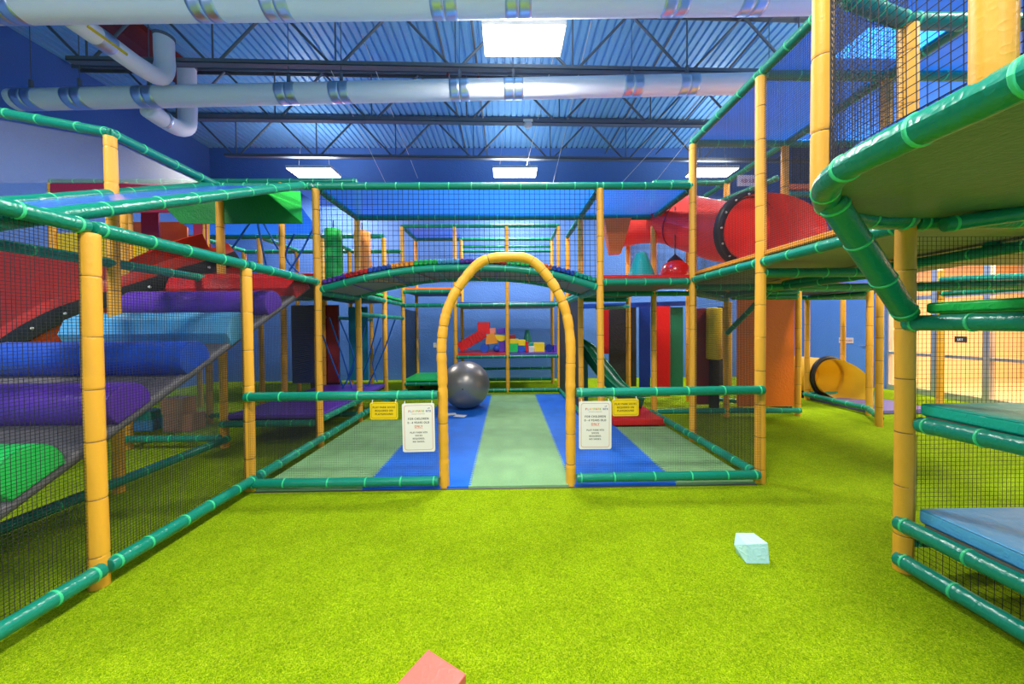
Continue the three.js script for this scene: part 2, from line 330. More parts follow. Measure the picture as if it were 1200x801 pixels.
  const nt = textTex(256, 80, c => { c.fillStyle = '#d9b6ae'; c.fillRect(0, 0, 256, 80); c.fillStyle = '#7a2226'; c.font = 'bold 40px sans-serif'; c.textAlign = 'center'; c.textBaseline = 'middle'; c.fillText('NOT AN EXIT', 128, 42); });
  part(ns, 'plate', boxF(x1 - 0.066, x1 - 0.05, 1.06, 1.20, 8.84, 9.22), M.white);
  const nf = part(ns, 'face', planeFacing(0.37, 0.13), std(C(1, 1, 1), 0.5, { map: nt })); nf.position.set(x1 - 0.0675, 1.13, -9.03); nf.rotation.y = -Math.PI / 2;
  base(ns);
  const ou = thing('wall_outlet', 'white electrical outlet plate on the blue end wall', 'outlet');
  part(ou, 'cover', boxF(-2.22, -2.13, 0.96, 1.10, z1 - 0.012, z1, 0.004), M.white);
  part(ou, 'socket', [boxF(-2.195, -2.155, 1.04, 1.075, z1 - 0.015, z1 - 0.012), boxF(-2.195, -2.155, 0.985, 1.02, z1 - 0.015, z1 - 0.012)], std(C(0.6, 0.6, 0.58), 0.5));
  base(ou);
}
function textTex(w, h, fn) {
  const c = document.createElement('canvas'); c.width = w; c.height = h; fn(c.getContext('2d'));
  const t = new THREE.CanvasTexture(c); t.colorSpace = THREE.SRGBColorSpace; return t;
}
function planeFacing(w, h) { return new THREE.PlaneGeometry(w, h); }

// steel bar joists across the hall
{
  const Hb = 5.82, Ht = 6.84;
  const geoTop = [], xa = ROOM.x0 + 0.05, xb = ROOM.x1 - 0.05;
  const angle = (y, s) => [boxF(s > 0 ? xa + 1.7 : xa, xb, y, y + 0.012 , -0.065, 0.065), boxF(s > 0 ? xa + 1.7 : xa, xb, s > 0 ? y : y - 0.065, s > 0 ? y + 0.065 : y, -0.065, -0.053), boxF(s > 0 ? xa + 1.7 : xa, xb, s > 0 ? y : y - 0.065, s > 0 ? y + 0.065 : y, 0.053, 0.065)];
  const words = ['crossing above the entrance arch', 'crossing above the slat bridge', 'near the blue end wall', 'above the near turf', 'over the open turf', 'over the hall entrance'];
  [5.86, 7.37, 8.92, 4.3, 2.75, 1.2].forEach((z, q) => {
    const t = thing('roof_joist', 'dark steel open-web roof joist ' + words[q], 'joist', 'roof joists');
    part(t, 'bottom_chord', angle(Hb, 1), M.steel);
    part(t, 'top_chord', angle(Ht, -1), M.steel);
    const n = 9, L = (xb - xa) / n;
    for (let k = 0; k < n; k++) {
      const x = xa + k * L;
      if (k) part(t, 'web_bar', tube(V(x + 0.06, Hb + 0.03, 0), V(x + L / 2, Ht - 0.03, 0), 0.022, 6), M.steel);
      part(t, 'web_bar', tube(V(x + L / 2, Ht - 0.03, 0), V(x + L - 0.06, Hb + 0.03, 0), 0.022, 6), M.steel);
      if (k) part(t, 'web_post', tube(V(x, Hb + 0.03, 0), V(x, Ht - 0.03, 0), 0.014, 6), M.steel);
    }
    t.position.z = -z; t.rotation.y = 0.019; 
    const off = t.position.clone(); t.position.set(0, 0, 0); t.rotation.set(0, 0, 0);
    base(t); t.position.add(off); t.rotation.y = 0.019;
  });
  const b = thing('roof_girder', 'dark red primed steel roof girder by the upright white pipes', 'girder');
  const gx = -6.36;
  part(b, 'flange', [boxF(gx - 0.12, gx + 0.12, 6.38, 6.40, -4.9, 7.2)], M.redPrimer);
  part(b, 'web', [boxF(gx - 0.01, gx + 0.01, 6.40, 6.80, -4.9, 7.2)], M.redPrimer);
  part(b, 'flange', [boxF(gx - 0.12, gx + 0.12, 6.80, 6.82, -4.9, 7.2)], M.redPrimer);
  base(b);
  // small sprinkler pipes along the hall
  [[-1.15, 6.62], [-0.55, 6.55], [2.9, 6.62], [4.4, 6.6]].forEach(([x, y], k) => {
    const t = thing('sprinkler_pipe', 'thin dark sprinkler pipe under the deck ' + ['left of the arch lamp', 'close by the arch lamp', 'right of the arch lamp', 'above the red tube slide'][k], 'pipe', 'sprinkler pipes');
    part(t, 'pipe_run', tube(V(x, y, -5), V(x, y, 10.2), 0.02, 8), M.steel);
    for (let z = 0.9; z < 10; z += 3.05) part(t, 'sprinkler_head', sweep([V(x, y, z), V(x, y - 0.03, z), V(x, y - 0.05, z), V(x, y - 0.09, z)], s => s < 0.02 ? 0.018 : s < 0.06 ? 0.026 : 0.012, 8), M.redPrimer);
    base(t);
  });
}
// white ventilation ducts with shiny straps
function duct(label, a, b, r, straps, capEnd) {
  const t = thing('air_duct', label, 'duct'), dir = b.clone().sub(a).normalize();
  const L = a.distanceTo(b), N = Math.round(L / 0.05);
  part(t, 'duct_tube', sweep(linePts(a, b, N), s => r - (Math.abs(s % 1.22 - 0.6) < 0.02 ? 0.002 : 0), 28), M.pipe);
  for (const x of straps) {
    const p = a.clone().lerp(b, (x - a.x) / (b.x - a.x));
    for (const o of [-0.08, 0.08]) part(t, 'strap', band(p.clone().addScaledVector(dir, o), dir, r + 0.004, 0.15, 28), M.strap);
    const h = part(t, 'hanger', [boxF(p.x - 0.02, p.x + 0.02, p.y + r, p.y + r + 0.16, -p.z - 0.02, -p.z + 0.02), tube(new THREE.Vector3(p.x, p.y + r + 0.14, p.z), new THREE.Vector3(p.x, 6.84, p.z), 0.006, 6)], M.steel);
  }
  return base(t);
}
const xAt = (px, z) => (px - 596) * z / 407;
duct('long white round air duct with shiny straps running behind the arch lamp', V(-7.9, 5.262, 5.78), V(8.9, 5.69, 5.78), 0.155, [58, 112, 190, 347, 407, 543, 605, 743, 808, 905, 990].map(x => xAt(x, 5.78)));
duct('long white round air duct with shiny straps over the open turf', V(-8.3, 5.285, 4.23), V(8.9, 5.60, 4.23), 0.155, [-60, 37, 258, 338, 526, 611, 793, 883, 1010].map(x => xAt(x, 4.23)));
{
  const t = thing('branch_duct', 'white branch pipe running lengthwise with a yellow marking strip', 'duct');
  part(t, 'duct_tube', sweep(curvePts([V(-5.3, 5.36, 4.4), V(-5.3, 5.36, 4.8), V(-5.3, 5.36, 5.2), V(-5.3, 5.42, 5.45), V(-5.3, 5.62, 5.55), V(-5.3, 5.85, 5.55), V(-5.3, 6.1, 5.55)], 40), () => 0.125, 20), M.pipe);
  part(t, 'strap', band(V(-5.3, 5.36, 4.72), V(0, 0, 1), 0.13, 0.16, 20), M.strap);
  part(t, 'marking_strip', boxF(-5.19, -5.17, 5.30, 5.33, 4.45, 4.9), M.yellow, 'yellow marking strip');
  part(t, 'collar', band(V(-5.3, 6.08, 5.55), V(0, 1, 0), 0.135, 0.04, 20), M.steel);
  base(t);
  const u = thing('drain_pipe', 'upright white pipe with an elbow running back from the long duct', 'pipe');
  part(u, 'pipe_run', sweep(curvePts([V(-5.97, 5.22, 5.95), V(-5.97, 5.20, 6.2), V(-5.97, 5.22, 6.48), V(-5.97, 5.34, 6.64), V(-5.97, 5.6, 6.68), V(-5.97, 6.1, 6.68), V(-5.97, 6.5, 6.68)], 44), () => 0.14, 20), M.pipe);
  part(u, 'collar', band(V(-5.97, 5.21, 6.22), V(0, 0, 1), 0.15, 0.05, 20), M.strap);
  part(u, 'collar', band(V(-5.97, 6.47, 6.68), V(0, 1, 0), 0.15, 0.04, 20), M.steel);
  base(u);
}
// high-bay lights
{
  const names = ['hanging before the long duct over the bridge', 'above the tower roof by the balcony', 'by the end wall on the slide side', 'by the end wall above the back shelf', 'by the end wall behind the red tube slide'];
  LAMPS.forEach(([x, y, z], k) => {
    const t = thing('high_bay_light', k < 5 ? 'white rectangular high-bay light ' + names[k] : 'white rectangular high-bay light over the open turf', 'light', 'high-bay ceiling lights');
    part(t, 'housing', boxF(x - 0.56, x + 0.56, y, y + 0.07, z - 0.27, z + 0.27, 0.01), M.white);
    part(t, 'top_lens', boxF(x - 0.5, x + 0.5, y + 0.07, y + 0.078, z - 0.2, z + 0.2), std(C(0.9, 0.9, 0.9), 0.5, { emissive: C(1, 0.97, 0.92), emissiveIntensity: 2 }));
    part(t, 'lamp_lens', boxF(x - 0.54, x + 0.54, y - 0.012, y, z + 0.012, z + 0.255), std(C(0.9, 0.9, 0.9), 0.5, { emissive: C(1, 0.97, 0.92), emissiveIntensity: LAMP_GLOW }));
    part(t, 'lamp_lens', boxF(x - 0.54, x + 0.54, y - 0.012, y, z - 0.255, z - 0.012), std(C(0.9, 0.9, 0.9), 0.5, { emissive: C(1, 0.97, 0.92), emissiveIntensity: LAMP_GLOW }));
    for (const s of [-1, 1]) part(t, 'suspension_wire', tube(V(x + s * 0.4, y + 0.07, z), V(x + s * 0.25, 6.86, z), 0.004, 5), M.alu);
    base(t);
    const l = new THREE.RectAreaLight(C(1, 0.97, 0.93), LAMP_POWER, 1.08, 0.5); l.position.set(x, y - 0.03, -z); l.rotation.x = -Math.PI / 2; scene.add(l);
    const u = new THREE.RectAreaLight(C(1, 0.97, 0.93), LAMP_UP, 1.0, 0.4); u.position.set(x, y + 0.09, -z); u.rotation.x = Math.PI / 2; scene.add(u);
  });
  // loose cables from the deck
  [[[-3.4, 6.86, 6.0], [-3.2, 5.3, 9.6]], [[-2.6, 6.86, 6.4], [-2.4, 5.6, 9.5]], [[1.0, 6.86, 6.0], [0.5, 5.6, 8.95]], [[1.5, 6.86, 6.1], [1.2, 5.2, 9.4]], [[4.6, 6.86, 7.0], [2.7, 5.0, 9.8]], [[5.0, 6.86, 7.6], [3.7, 5.0, 9.8]]].forEach(([a, b], k) =>
    single('cable', tube(V(...a), V(...b), 0.006, 6), M.white, 'thin white slanting cable hanging from the roof deck', 'cable', 'cables under the roof deck'));
  const sp = thing('smoke_detector', 'small white round detector under the joist before the end wall', 'detector');
  part(sp, 'mount', boxF(0.36, 0.56, 5.83, 5.89, 7.3, 7.44, 0.01), M.white);
  part(sp, 'dome', new THREE.LatheGeometry([[0, 0], [0.05, 0.005], [0.085, 0.04], [0.095, 0.09], [0, 0.1]].map(p => new THREE.Vector2(...p)), 20).translate(0.46, 5.735, -7.37), M.white);
  base(sp);
}

// ------------------------------------------------------------------ padded play frame
function post(parent, i, j, y0, y1, r = 0.046) {
  const a = G(i, j, y0), L = y1 - y0, pts = [], ties = [], ph = 0.12 + 0.2 * rnd();
  const marks = []; for (let s = ph; s < L - 0.05; s += 0.30 + 0.06 * rnd()) marks.push(s);
  const at = new Set([0, L]);
  for (const m of marks) for (const o of [-0.014, -0.005, 0, 0.005, 0.014]) at.add(Math.min(L, Math.max(0, m + o)));
  for (let s = 0.1; s < L; s += 0.22) at.add(s);
  const ss = [...at].sort((p, q) => p - q);
  const wob = rnd() * 6;
  for (const s of ss) pts.push(a.clone().setY(y0 + s).add(new THREE.Vector3(0.002 * Math.sin(wob + s * 3), 0, 0.002 * Math.cos(wob * 2 + s * 2.3))));
  const rad = s => { let q = r * (1 + 0.02 * Math.sin(wob + s * 5)); for (const m of marks) if (Math.abs(s - m) < 0.012) q -= 0.0035 * (1 - Math.abs(s - m) / 0.012); return q; };
  const p = part(parent, 'post', sweep(pts, rad, 16), M.post);
  for (const m of marks) ties.push(band(a.clone().setY(y0 + m), Y_UP, r - 0.0015, 0.005, 16));
  if (ties.length) part(p, 'cable_ties', ties, M.postTie, undefined, 'stuff');
  return p;
}
function rail(parent, a, b, r = 0.044, mat = M.rail, name = 'rail', step = 0.33) {
  return railPath(parent, linePts(a, b, Math.max(6, Math.round(a.distanceTo(b) / 0.1))), r, mat, name, step);
}
function railPath(parent, pts, r = 0.044, mat = M.rail, name = 'rail', step = 0.33) {
  const len = [0]; for (let k = 1; k < pts.length; k++) len.push(len[k - 1] + pts[k].distanceTo(pts[k - 1]));
  const L = len[len.length - 1], w = rnd() * 9;
  const p = part(parent, name, sweep(pts, s => r * (1 + 0.018 * Math.sin(w + s * 9) + 0.012 * Math.sin(w + s * 23)), 16), mat);
  const ties = [];
  const n = Math.max(1, Math.round(L / step));
  for (let q = 0; q <= n; q++) {
    const s = Math.min(L - 0.04, Math.max(0.04, (q + (rnd() - 0.5) * 0.25) * L / n));
    let k = 1; while (k < len.length - 1 && len[k] < s) k++;
    const t = pts[k].clone().sub(pts[k - 1]).normalize(), c = pts[k - 1].clone().addScaledVector(t, s - len[k - 1]);
    ties.push(band(c, t, r * 1.035 + 0.002, 0.011, 16));
  }
  part(p, 'cable_ties', ties, M.tie, undefined, 'stuff');
  return p;
}
function net(parent, a, b, c, d, cell = 0.0175, r = 0.0012) { return part(parent, 'net', netGeo(a, b, c, d, cell, r), M.net, 'black knotted safety net', 'stuff'); }
function sheet(parent, name, pts, mat, label, th = 0.004) { return part(parent, name, th < 0.003 ? film(pts) : slab(pts, th), mat, label); }
function deck(parent, i0, i1, j0, j1, y, pad, under = M.deckUnder) {   // y is the top of the pad
  const a = G(i0, j0), b = G(i1, j1), x0 = a.x + 0.03, x1 = b.x - 0.03, z0 = -a.z + 0.03, z1 = -b.z - 0.03;
  part(parent, 'deck_board', boxF(x0, x1, y - 0.10, y - 0.055, z0, z1), under);
  part(parent, 'deck_pad', boxF(x0 - 0.03, x1 + 0.03, y - 0.055, y, z0 - 0.03, z1 + 0.03, 0.015), pad);
}
const off = (v, x, y, z) => v.clone().add(new THREE.Vector3(x, y, -z));

// --- front left: the net wall and posts round the roll ramp
{
  const f = thing('ramp_frame', 'yellow and green padded frame with net wall enclosing the roll ramp', 'play frame');
  post(f, 0, -1, 0, R - 0.04); post(f, 0, 0, 0, R - 0.04); post(f, 0, 1, 0, R - 0.04);
  post(f, -1, 1, 0, T - 0.04); post(f, -2, 1, 0, T + 0.2); post(f, -1, 2, 0, T - 0.04); post(f, -2, 2, 0, T - 0.04);
  for (let j = -1; j < 2; j++) rail(f, off(G(0, j, R), 0, 0, 0.02), off(G(0, j + 1, R), 0, 0, -0.02), 0.044, M.rail, 'rail', 0.28);
  for (let j = -1; j < 1; j++) rail(f, off(G(0, j, 0.115), 0.052, 0, 0.01), off(G(0, j + 1, 0.115), 0.052, 0, -0.03), 0.043, M.rail, 'rail', 0.26);
  rail(f, off(G(-1, 0, 0.115), 0.04, 0, 0), off(G(-1, 2, 0.115), 0.04, 0, 0));
  rail(f, G(-1, 0, R + 0.02), G(-1, 2, R + 0.02)); rail(f, off(G(-2, 2, R), 0.05, 0, 0), off(G(-1, 2, R), -0.05, 0, 0));
  rail(f, off(G(-2, 2, 0.14), 0, 0, -0.05), off(G(-1, 2, 0.14), 0, 0, -0.05));
  rail(f, G(-2, 1, T + 0.23), G(-1, 1, T)); rail(f, G(-1, 1, T), G(-1, 2, T)); rail(f, off(G(-1, 2, T), 0.03, 0, 0), off(G(0, 2, T), -0.05, 0, 0));
  for (let j = -1; j < 2; j++) net(f, off(G(0, j, 0.13), -0.006, 0, 0), off(G(0, j + 1, 0.13), -0.006, 0, 0), off(G(0, j + 1, R - 0.03), -0.006, 0, 0), off(G(0, j, R - 0.03), -0.006, 0, 0), 0.0185, 0.0016);
  sheet(f, 'mesh_screen', [G(-2, 1, 2.93), G(-1, 1, 2.93), G(-1, 1, T - 0.05), G(-2, 1, T + 0.16)].map(p => off(p, 0, 0, 0.01)), M.screen, 'hazy grey mesh screen', 0.002);
  sheet(f, 'mesh_screen', [G(-1, 1, 2.93), G(-1, 2, T - 0.05), G(-1, 1, T - 0.05)].map(p => off(p, -0.02, 0, 0)), M.screen, 'hazy grey mesh screen', 0.002);
  sheet(f, 'clear_panel', [off(G(-2, 2, 0.2), 0.45, 0, -0.02), off(G(-1, 2, 0.2), -0.06, 0, -0.02), off(G(-1, 2, 1.35), -0.06, 0, -0.02), off(G(-2, 2, 0.95), 0.45, 0, -0.02)], M.clearFilm, 'smoky clear vinyl panel', 0.002);
  base(f);
}
// --- sloping canopy above the ramp
{
  const f = thing('sloped_canopy', 'sloping blue canopy between two green rails above the roll ramp', 'canopy');
  const n0 = V(-2.575, 1.87, 1.35), n1 = V(-2.575, 3.36, 4.47), m0 = V(-3.711, 1.87, 1.35), m1 = V(-3.711, 3.36, 4.47);
  rail(f, n0, n1); rail(f, m0, m1);
  sheet(f, 'canopy_sheet', [n0, m0, m1, n1].map((p, k) => off(p, k % 3 ? 0.03 : -0.03, 0.0, 0)), vinyl(C(0.05, 0.17, 0.72), 0.16, 0.002), 'glossy blue vinyl');
  base(f);
  const h = thing('green_hood', 'green vinyl hood hanging behind the sloping canopy', 'hood');
  const z = 4.60, k = z / 4.45, q = (x, y, zz) => V(x * zz / 4.45, 1.5362 + (y - 1.5362) * zz / 4.45, zz);
  const A = q(-4.35, 3.16, z), B = q(-3.06, 3.28, z), Cc = q(-2.58, 2.87, z), Dd = q(-4.08, 2.87, z), E = q(-2.60, 3.27, 5.0), F = q(-2.66, 2.9, 5.3), H = q(-3.9, 2.9, 5.3), K = q(-4.2, 3.2, 5.3);
  part(h, 'front_panel', slab([A, Dd, Cc, B], 0.02), vinyl(C(0.006, 0.22, 0.03), 0.5));
  part(h, 'side_panel', slab([B, Cc, E], 0.02), vinyl(C(0.03, 0.62, 0.07), 0.5), 'bright green gusset');
  part(h, 'back_panel', slab([K, H, F, E], 0.02), vinyl(C(0.006, 0.22, 0.03), 0.5));
  base(h);
}
// --- the toddler area: fence, posts, upper beams and roof sheet
{
  const f = thing('toddler_enclosure', 'yellow and green padded frame with low fence round the toddler mats', 'play frame');
  post(f, 0, 2, 0, T - 0.04); post(f, 0, 3, 0, T - 0.04); post(f, 3, 2, 0, T - 0.04); post(f, 3, 3, 0, T - 0.04); post(f, 4, 3, 0, T - 0.04); post(f, 3, 4, 0, T - 0.04); post(f, 4, 4, 0, T - 0.04);
  const fl = -0.672, fr = 0.652, zf = Z0 + D - 0.052;
  rail(f, V(XL + 0.01, 0.905, zf), V(fl, 0.905, zf), 0.042); rail(f, V(fr, 0.912, zf), V(XL + 4 * D - 0.01, 0.918, zf), 0.042);
  rail(f, V(XL + 0.03, 0.085, zf), V(fl, 0.085, zf), 0.042); rail(f, V(fr, 0.095, zf), V(XL + 4 * D - 0.05, 0.098, zf), 0.042);
  net(f, V(XL + 0.03, 0.09, zf), V(fl - 0.0, 0.09, zf), V(fl, 0.9, zf), V(XL + 0.03, 0.9, zf), 0.017, 0.0009);
  net(f, V(fr, 0.09, zf), V(XL + 4 * D - 0.03, 0.09, zf), V(XL + 4 * D - 0.03, 0.9, zf), V(fr, 0.9, zf), 0.017, 0.0009);
  for (let j = 1; j < 3; j++) { rail(f, off(G(0, j, 0.12), 0.05, 0, 0.03), off(G(0, j + 1, 0.12), 0.05, 0, -0.02)); rail(f, off(G(4, j, 0.10), -0.05, 0, 0.03), off(G(4, j + 1, 0.10), -0.05, 0, -0.02)); }
  rail(f, off(G(0, 3, 0.12), 0.05, 0, 0.03), off(G(0, 5, 0.06), 0.05, 0, -0.02)); rail(f, off(G(3, 3, 0.09), 0, 0, 0.03), off(G(3, 5, 0.06), 0, 0, -0.02));
  // upper beams
  rail(f, G(0, 2, T), G(3, 2, T), 0.045); rail(f, G(3, 2, T), G(4, 2, T), 0.045);
  rail(f, off(G(0, 2, T - 0.02), 0, 0, 0.05), G(0, 3, T - 0.02)); rail(f, off(G(3, 2, T - 0.02), 0, 0, 0.05), G(3, 4, T - 0.02)); rail(f, off(G(4, 2, T - 0.02), 0, 0, 0.05), G(4, 3, T - 0.02)); rail(f, G(0, 3, T - 0.02), G(4, 3, T - 0.02));
  sheet(f, 'roof_sheet', [G(0, 2, T + 0.035), G(3, 2, T + 0.035), G(3, 3, T + 0.02), G(0, 3, T + 0.02)], M.tarp, 'see-through blue roof sheet', 0.002);
  sheet(f, 'roof_sheet', [G(3, 2, T + 0.035), G(4, 2, T + 0.035), G(4, 3, T + 0.02), G(3, 3, T + 0.02)], M.tarp, 'see-through blue roof sheet', 0.002);
  net(f, G(0, 2, 2.14), G(3, 2, 2.14), G(3, 2, T - 0.03), G(0, 2, T - 0.03), 0.066, 0.0036);
  net(f, G(3, 2, R), G(4, 2, R), G(4, 2, T - 0.03), G(3, 2, T - 0.03), 0.022, 0.0010);
  net(f, G(4, 1, 0.12), G(4, 2, 0.12), G(4, 2, R), G(4, 1, R), 0.0185, 0.0017);
  // deck over the slide bay
  rail(f, off(G(3, 2, R - 0.02), 0.03, 0, 0), off(G(4, 2, R - 0.02), -0.05, 0, 0)); rail(f, G(3, 2, R - 0.1), G(3, 4, R - 0.1)); rail(f, G(3, 3, R - 0.06), G(4, 3, R - 0.06)); rail(f, G(3, 4, R - 0.06), G(4, 4, R - 0.06));
  deck(f, 3, 4, 2, 4, R + 0.075, M.red, M.greyVinyl);
  rail(f, G(3, 2, 1.86).add(new THREE.Vector3(0.3, 0, -1.3)), G(4, 4, 1.95), 0.04);
  // dark side screen along the slide bay
  sheet(f, 'side_screen', [G(3, 3.05, 0.1), G(3, 4.95, 0.1), G(3, 4.95, 2.0), G(3, 3.05, 2.0)], M.darkVinyl, 'dense dark mesh screen');
  base(f);
}
// --- padded entrance arch
{
  const f = thing('entrance_arch', 'tall yellow padded arch over the toddler mat entrance', 'arch');
  const z = Z0 + D, c = [[-0.622, 0], [-0.628, 0.5], [-0.630, 1.0], [-0.632, 1.42], [-0.575, 1.72], [-0.43, 1.98], [-0.235, 2.175], [0.0, 2.215], [0.225, 2.185], [0.42, 1.98], [0.555, 1.71], [0.603, 1.42], [0.603, 1.0], [0.603, 0.5], [0.603, 0]];
  const pts = curvePts(c.map(([x, y]) => V(x, y, z)), 260), marks = [0.28, 0.62, 0.98, 1.30, 1.44, 1.56, 1.68, 1.80, 1.94, 2.08, 2.36, 2.64, 2.78, 2.92, 3.04, 3.16, 3.28, 3.42, 3.56, 3.88, 4.22, 4.56, 4.86];
  const rad = s => { let q = 0.0475 * (1 + 0.024 * Math.sin(s * 31) + 0.02 * Math.sin(s * 57) + 0.012 * Math.sin(s * 103)); for (const m of marks) { const e = (s - m) / 0.012; q -= 0.006 * Math.exp(-e * e); } return q; };
  const p = part(f, 'arch_tube', sweep(pts, rad, 20), M.post);
  const ties = []; const len = [0]; for (let k = 1; k < pts.length; k++) len.push(len[k - 1] + pts[k].distanceTo(pts[k - 1]));
  for (const m of marks) { let k = 1; while (k < pts.length - 1 && len[k] < m) k++; ties.push(band(pts[k], pts[k].clone().sub(pts[k - 1]).normalize(), 0.0445, 0.005, 20)); }
  part(p, 'cable_ties', ties, M.postTie, undefined, 'stuff');
  base(f);
}
// --- arched slat bridge above the toddler mats
{
  const f = thing('slat_bridge', 'arched bridge of multicoloured foam slats with green edge tubes', 'bridge');
  const fr = [[-2.44, 2.07], [-1.945, 2.20], [-1.277, 2.315], [-0.608, 2.345], [0.064, 2.325], [0.626, 2.245], [1.20, 2.08]];
  const front = curvePts(fr.map(([x, y]) => V(x, y - 0.015, Z0 + 2 * D + 0.02)), 60), back = curvePts(fr.map(([x, y]) => V(x, y + 0.015, Z0 + 3 * D - 0.02)), 60);
  railPath(f, front, 0.046, M.rail, 'edge_tube', 0.31); railPath(f, back, 0.046, M.rail, 'edge_tube', 0.31);
  rail(f, G(0, 2, 2.02), G(0, 3, 2.05)); rail(f, G(3, 2, 2.02), G(3, 3, 2.05));
  for (let k = 0; k < 12; k++) { const a = k * 5, b = a + 5; part(f, 'under_board', slab([off(front[a], 0, 0.005, 0.03), off(back[a], 0, 0.005, -0.03), off(back[b], 0, 0.005, -0.03), off(front[b], 0, 0.005, 0.03)], 0.012), M.bridgeUnder); }
  const cols = ['purple', 'red', 'blue', 'amber', 'green', 'sky', 'purple', 'red', 'green', 'orange', 'blue', 'teal'], n = 60, curve = new THREE.CatmullRomCurve3(fr.map(([x, y]) => V(x, y, 0)), false, 'centripetal');
  const gs = new RoundedBoxGeometry(0.058, 0.072, D - 0.03, 2, 0.022);
  for (let k = 0; k < n; k++) {
    const u = (k + 0.7) / (n + 0.4), p = curve.getPointAt(u), t = curve.getTangentAt(u);
    const m = part(f, 'slat', gs, M[cols[Math.floor(k / 5)]]);
    m.position.set(p.x, p.y + 0.076, -(Z0 + 2.5 * D)); m.rotation.z = Math.atan2(t.y, t.x);
  }
  const sc = [M.purple, M.amber, M.blue, M.darkRed, M.teal, M.orange];
  [6, 11, 15, 20, 25, 31, 38, 44, 49, 54].forEach((a, q) => part(f, 'lashing_strap', tube(off(front[a], 0, -0.02, 0.06), off(back[Math.min(60, a + (q % 2 ? 2 : -1))], 0, -0.03, -0.06), 0.008, 6), sc[q % 6]));
  base(f);
}
// --- back frame with the block shelf
{
  const f = thing('shelf_frame', 'yellow and green padded frame carrying the foam block shelf', 'play frame');
  for (const i of [0, 1, 2, 3]) post(f, i, 5, 0, 3.93);
  for (const i of [0, 1, 3]) post(f, i, 6, 0, 3.93);
  post(f, 0, 4, 0, 3.35);
  for (let i = 0; i < 3; i++) {
    rail(f, off(G(i, 5, 2.08), 0.04, 0, -0.03), off(G(i + 1, 5, 2.08), -0.04, 0, -0.03));
    rail(f, G(i, 5, U - 0.02), G(i + 1, 5, U - 0.02)); rail(f, G(i, 6, U - 0.02), G(i + 1, 6, U - 0.02));
    if (i) { rail(f, off(G(i, 5, 0.85), 0.03, 0, -0.03), off(G(i + 1, 5, 0.85), -0.03, 0, -0.03), 0.04); rail(f, off(G(i, 5, 0.05), 0.03, 0, -0.03), off(G(i + 1, 5, 0.05), -0.03, 0, -0.03), 0.045); rail(f, G(i, 6, 0.12), G(i + 1, 6, 0.12)); rail(f, G(i, 6, 0.42), G(i + 1, 6, 0.42), 0.035); }
  }
  for (const y of [3.75, 3.62]) rail(f, G(1, 6, y), G(3, 6, y), 0.035);
  for (const i of [0, 3]) { rail(f, G(i, 3, 2.1), G(i, 4, 2.1)); rail(f, G(i, 4, 2.1), G(i, 5, 2.1)); rail(f, G(i, 5, U - 0.02), G(i, 6, U - 0.02)); }
  rail(f, G(0, 3, 1.78), G(0, 4, 1.78), 0.04); rail(f, G(0, 4, 1.78), G(0, 5, 1.78), 0.04);
  deck(f, 1, 3, 5, 6, 2.15, M.navy, M.deckUnder);
  deck(f, 1, 2, 5, 6, 0.93, M.red, M.tealBlue); deck(f, 2, 3, 5, 6, 0.93, M.purple, M.tealBlue);
  deck(f, 0, 1, 5, 6, 2.50, M.orange, M.darkVinyl); rail(f, off(G(0, 5, 2.40), 0.03, 0, -0.03), off(G(1, 5, 2.40), -0.03, 0, -0.03), 0.042);
  deck(f, 0, 1, 5, 6, 0.33, M.green, M.darkVinyl); rail(f, off(G(0, 5, 0.22), 0.03, 0, -0.03), off(G(1, 5, 0.22), -0.03, 0, -0.03), 0.04);
  for (const i of [0.2, 0.8]) part(f, 'foot', boxF(XL + i * D - 0.03, XL + i * D + 0.03, 0, 0.23, Z0 + 5.5 * D - 0.03, Z0 + 5.5 * D + 0.03), M.black);
  sheet(f, 'roof_sheet', [G(0, 5, U + 0.03), G(1, 5, U + 0.03), G(1, 6, U + 0.02), G(0, 6, U + 0.02)], M.tarp, 'see-through blue roof sheet', 0.002);
  sheet(f, 'roof_sheet', [G(-1, 3, U + 0.03), G(0, 3, U + 0.03), G(0, 4, U + 0.02), G(-1, 4, U + 0.02)], M.tarp, 'see-through blue roof sheet', 0.002);
  net(f, G(0, 5, 2.55), G(3, 5, 2.55), G(3, 5, U - 0.05), G(0, 5, U - 0.05), 0.05, 0.0016);
  net(f, G(0, 5, 0.1), G(0, 6, 0.1), G(0, 6, 2.0), G(0, 5, 2.0), 0.02, 0.0022);
  base(f);
}
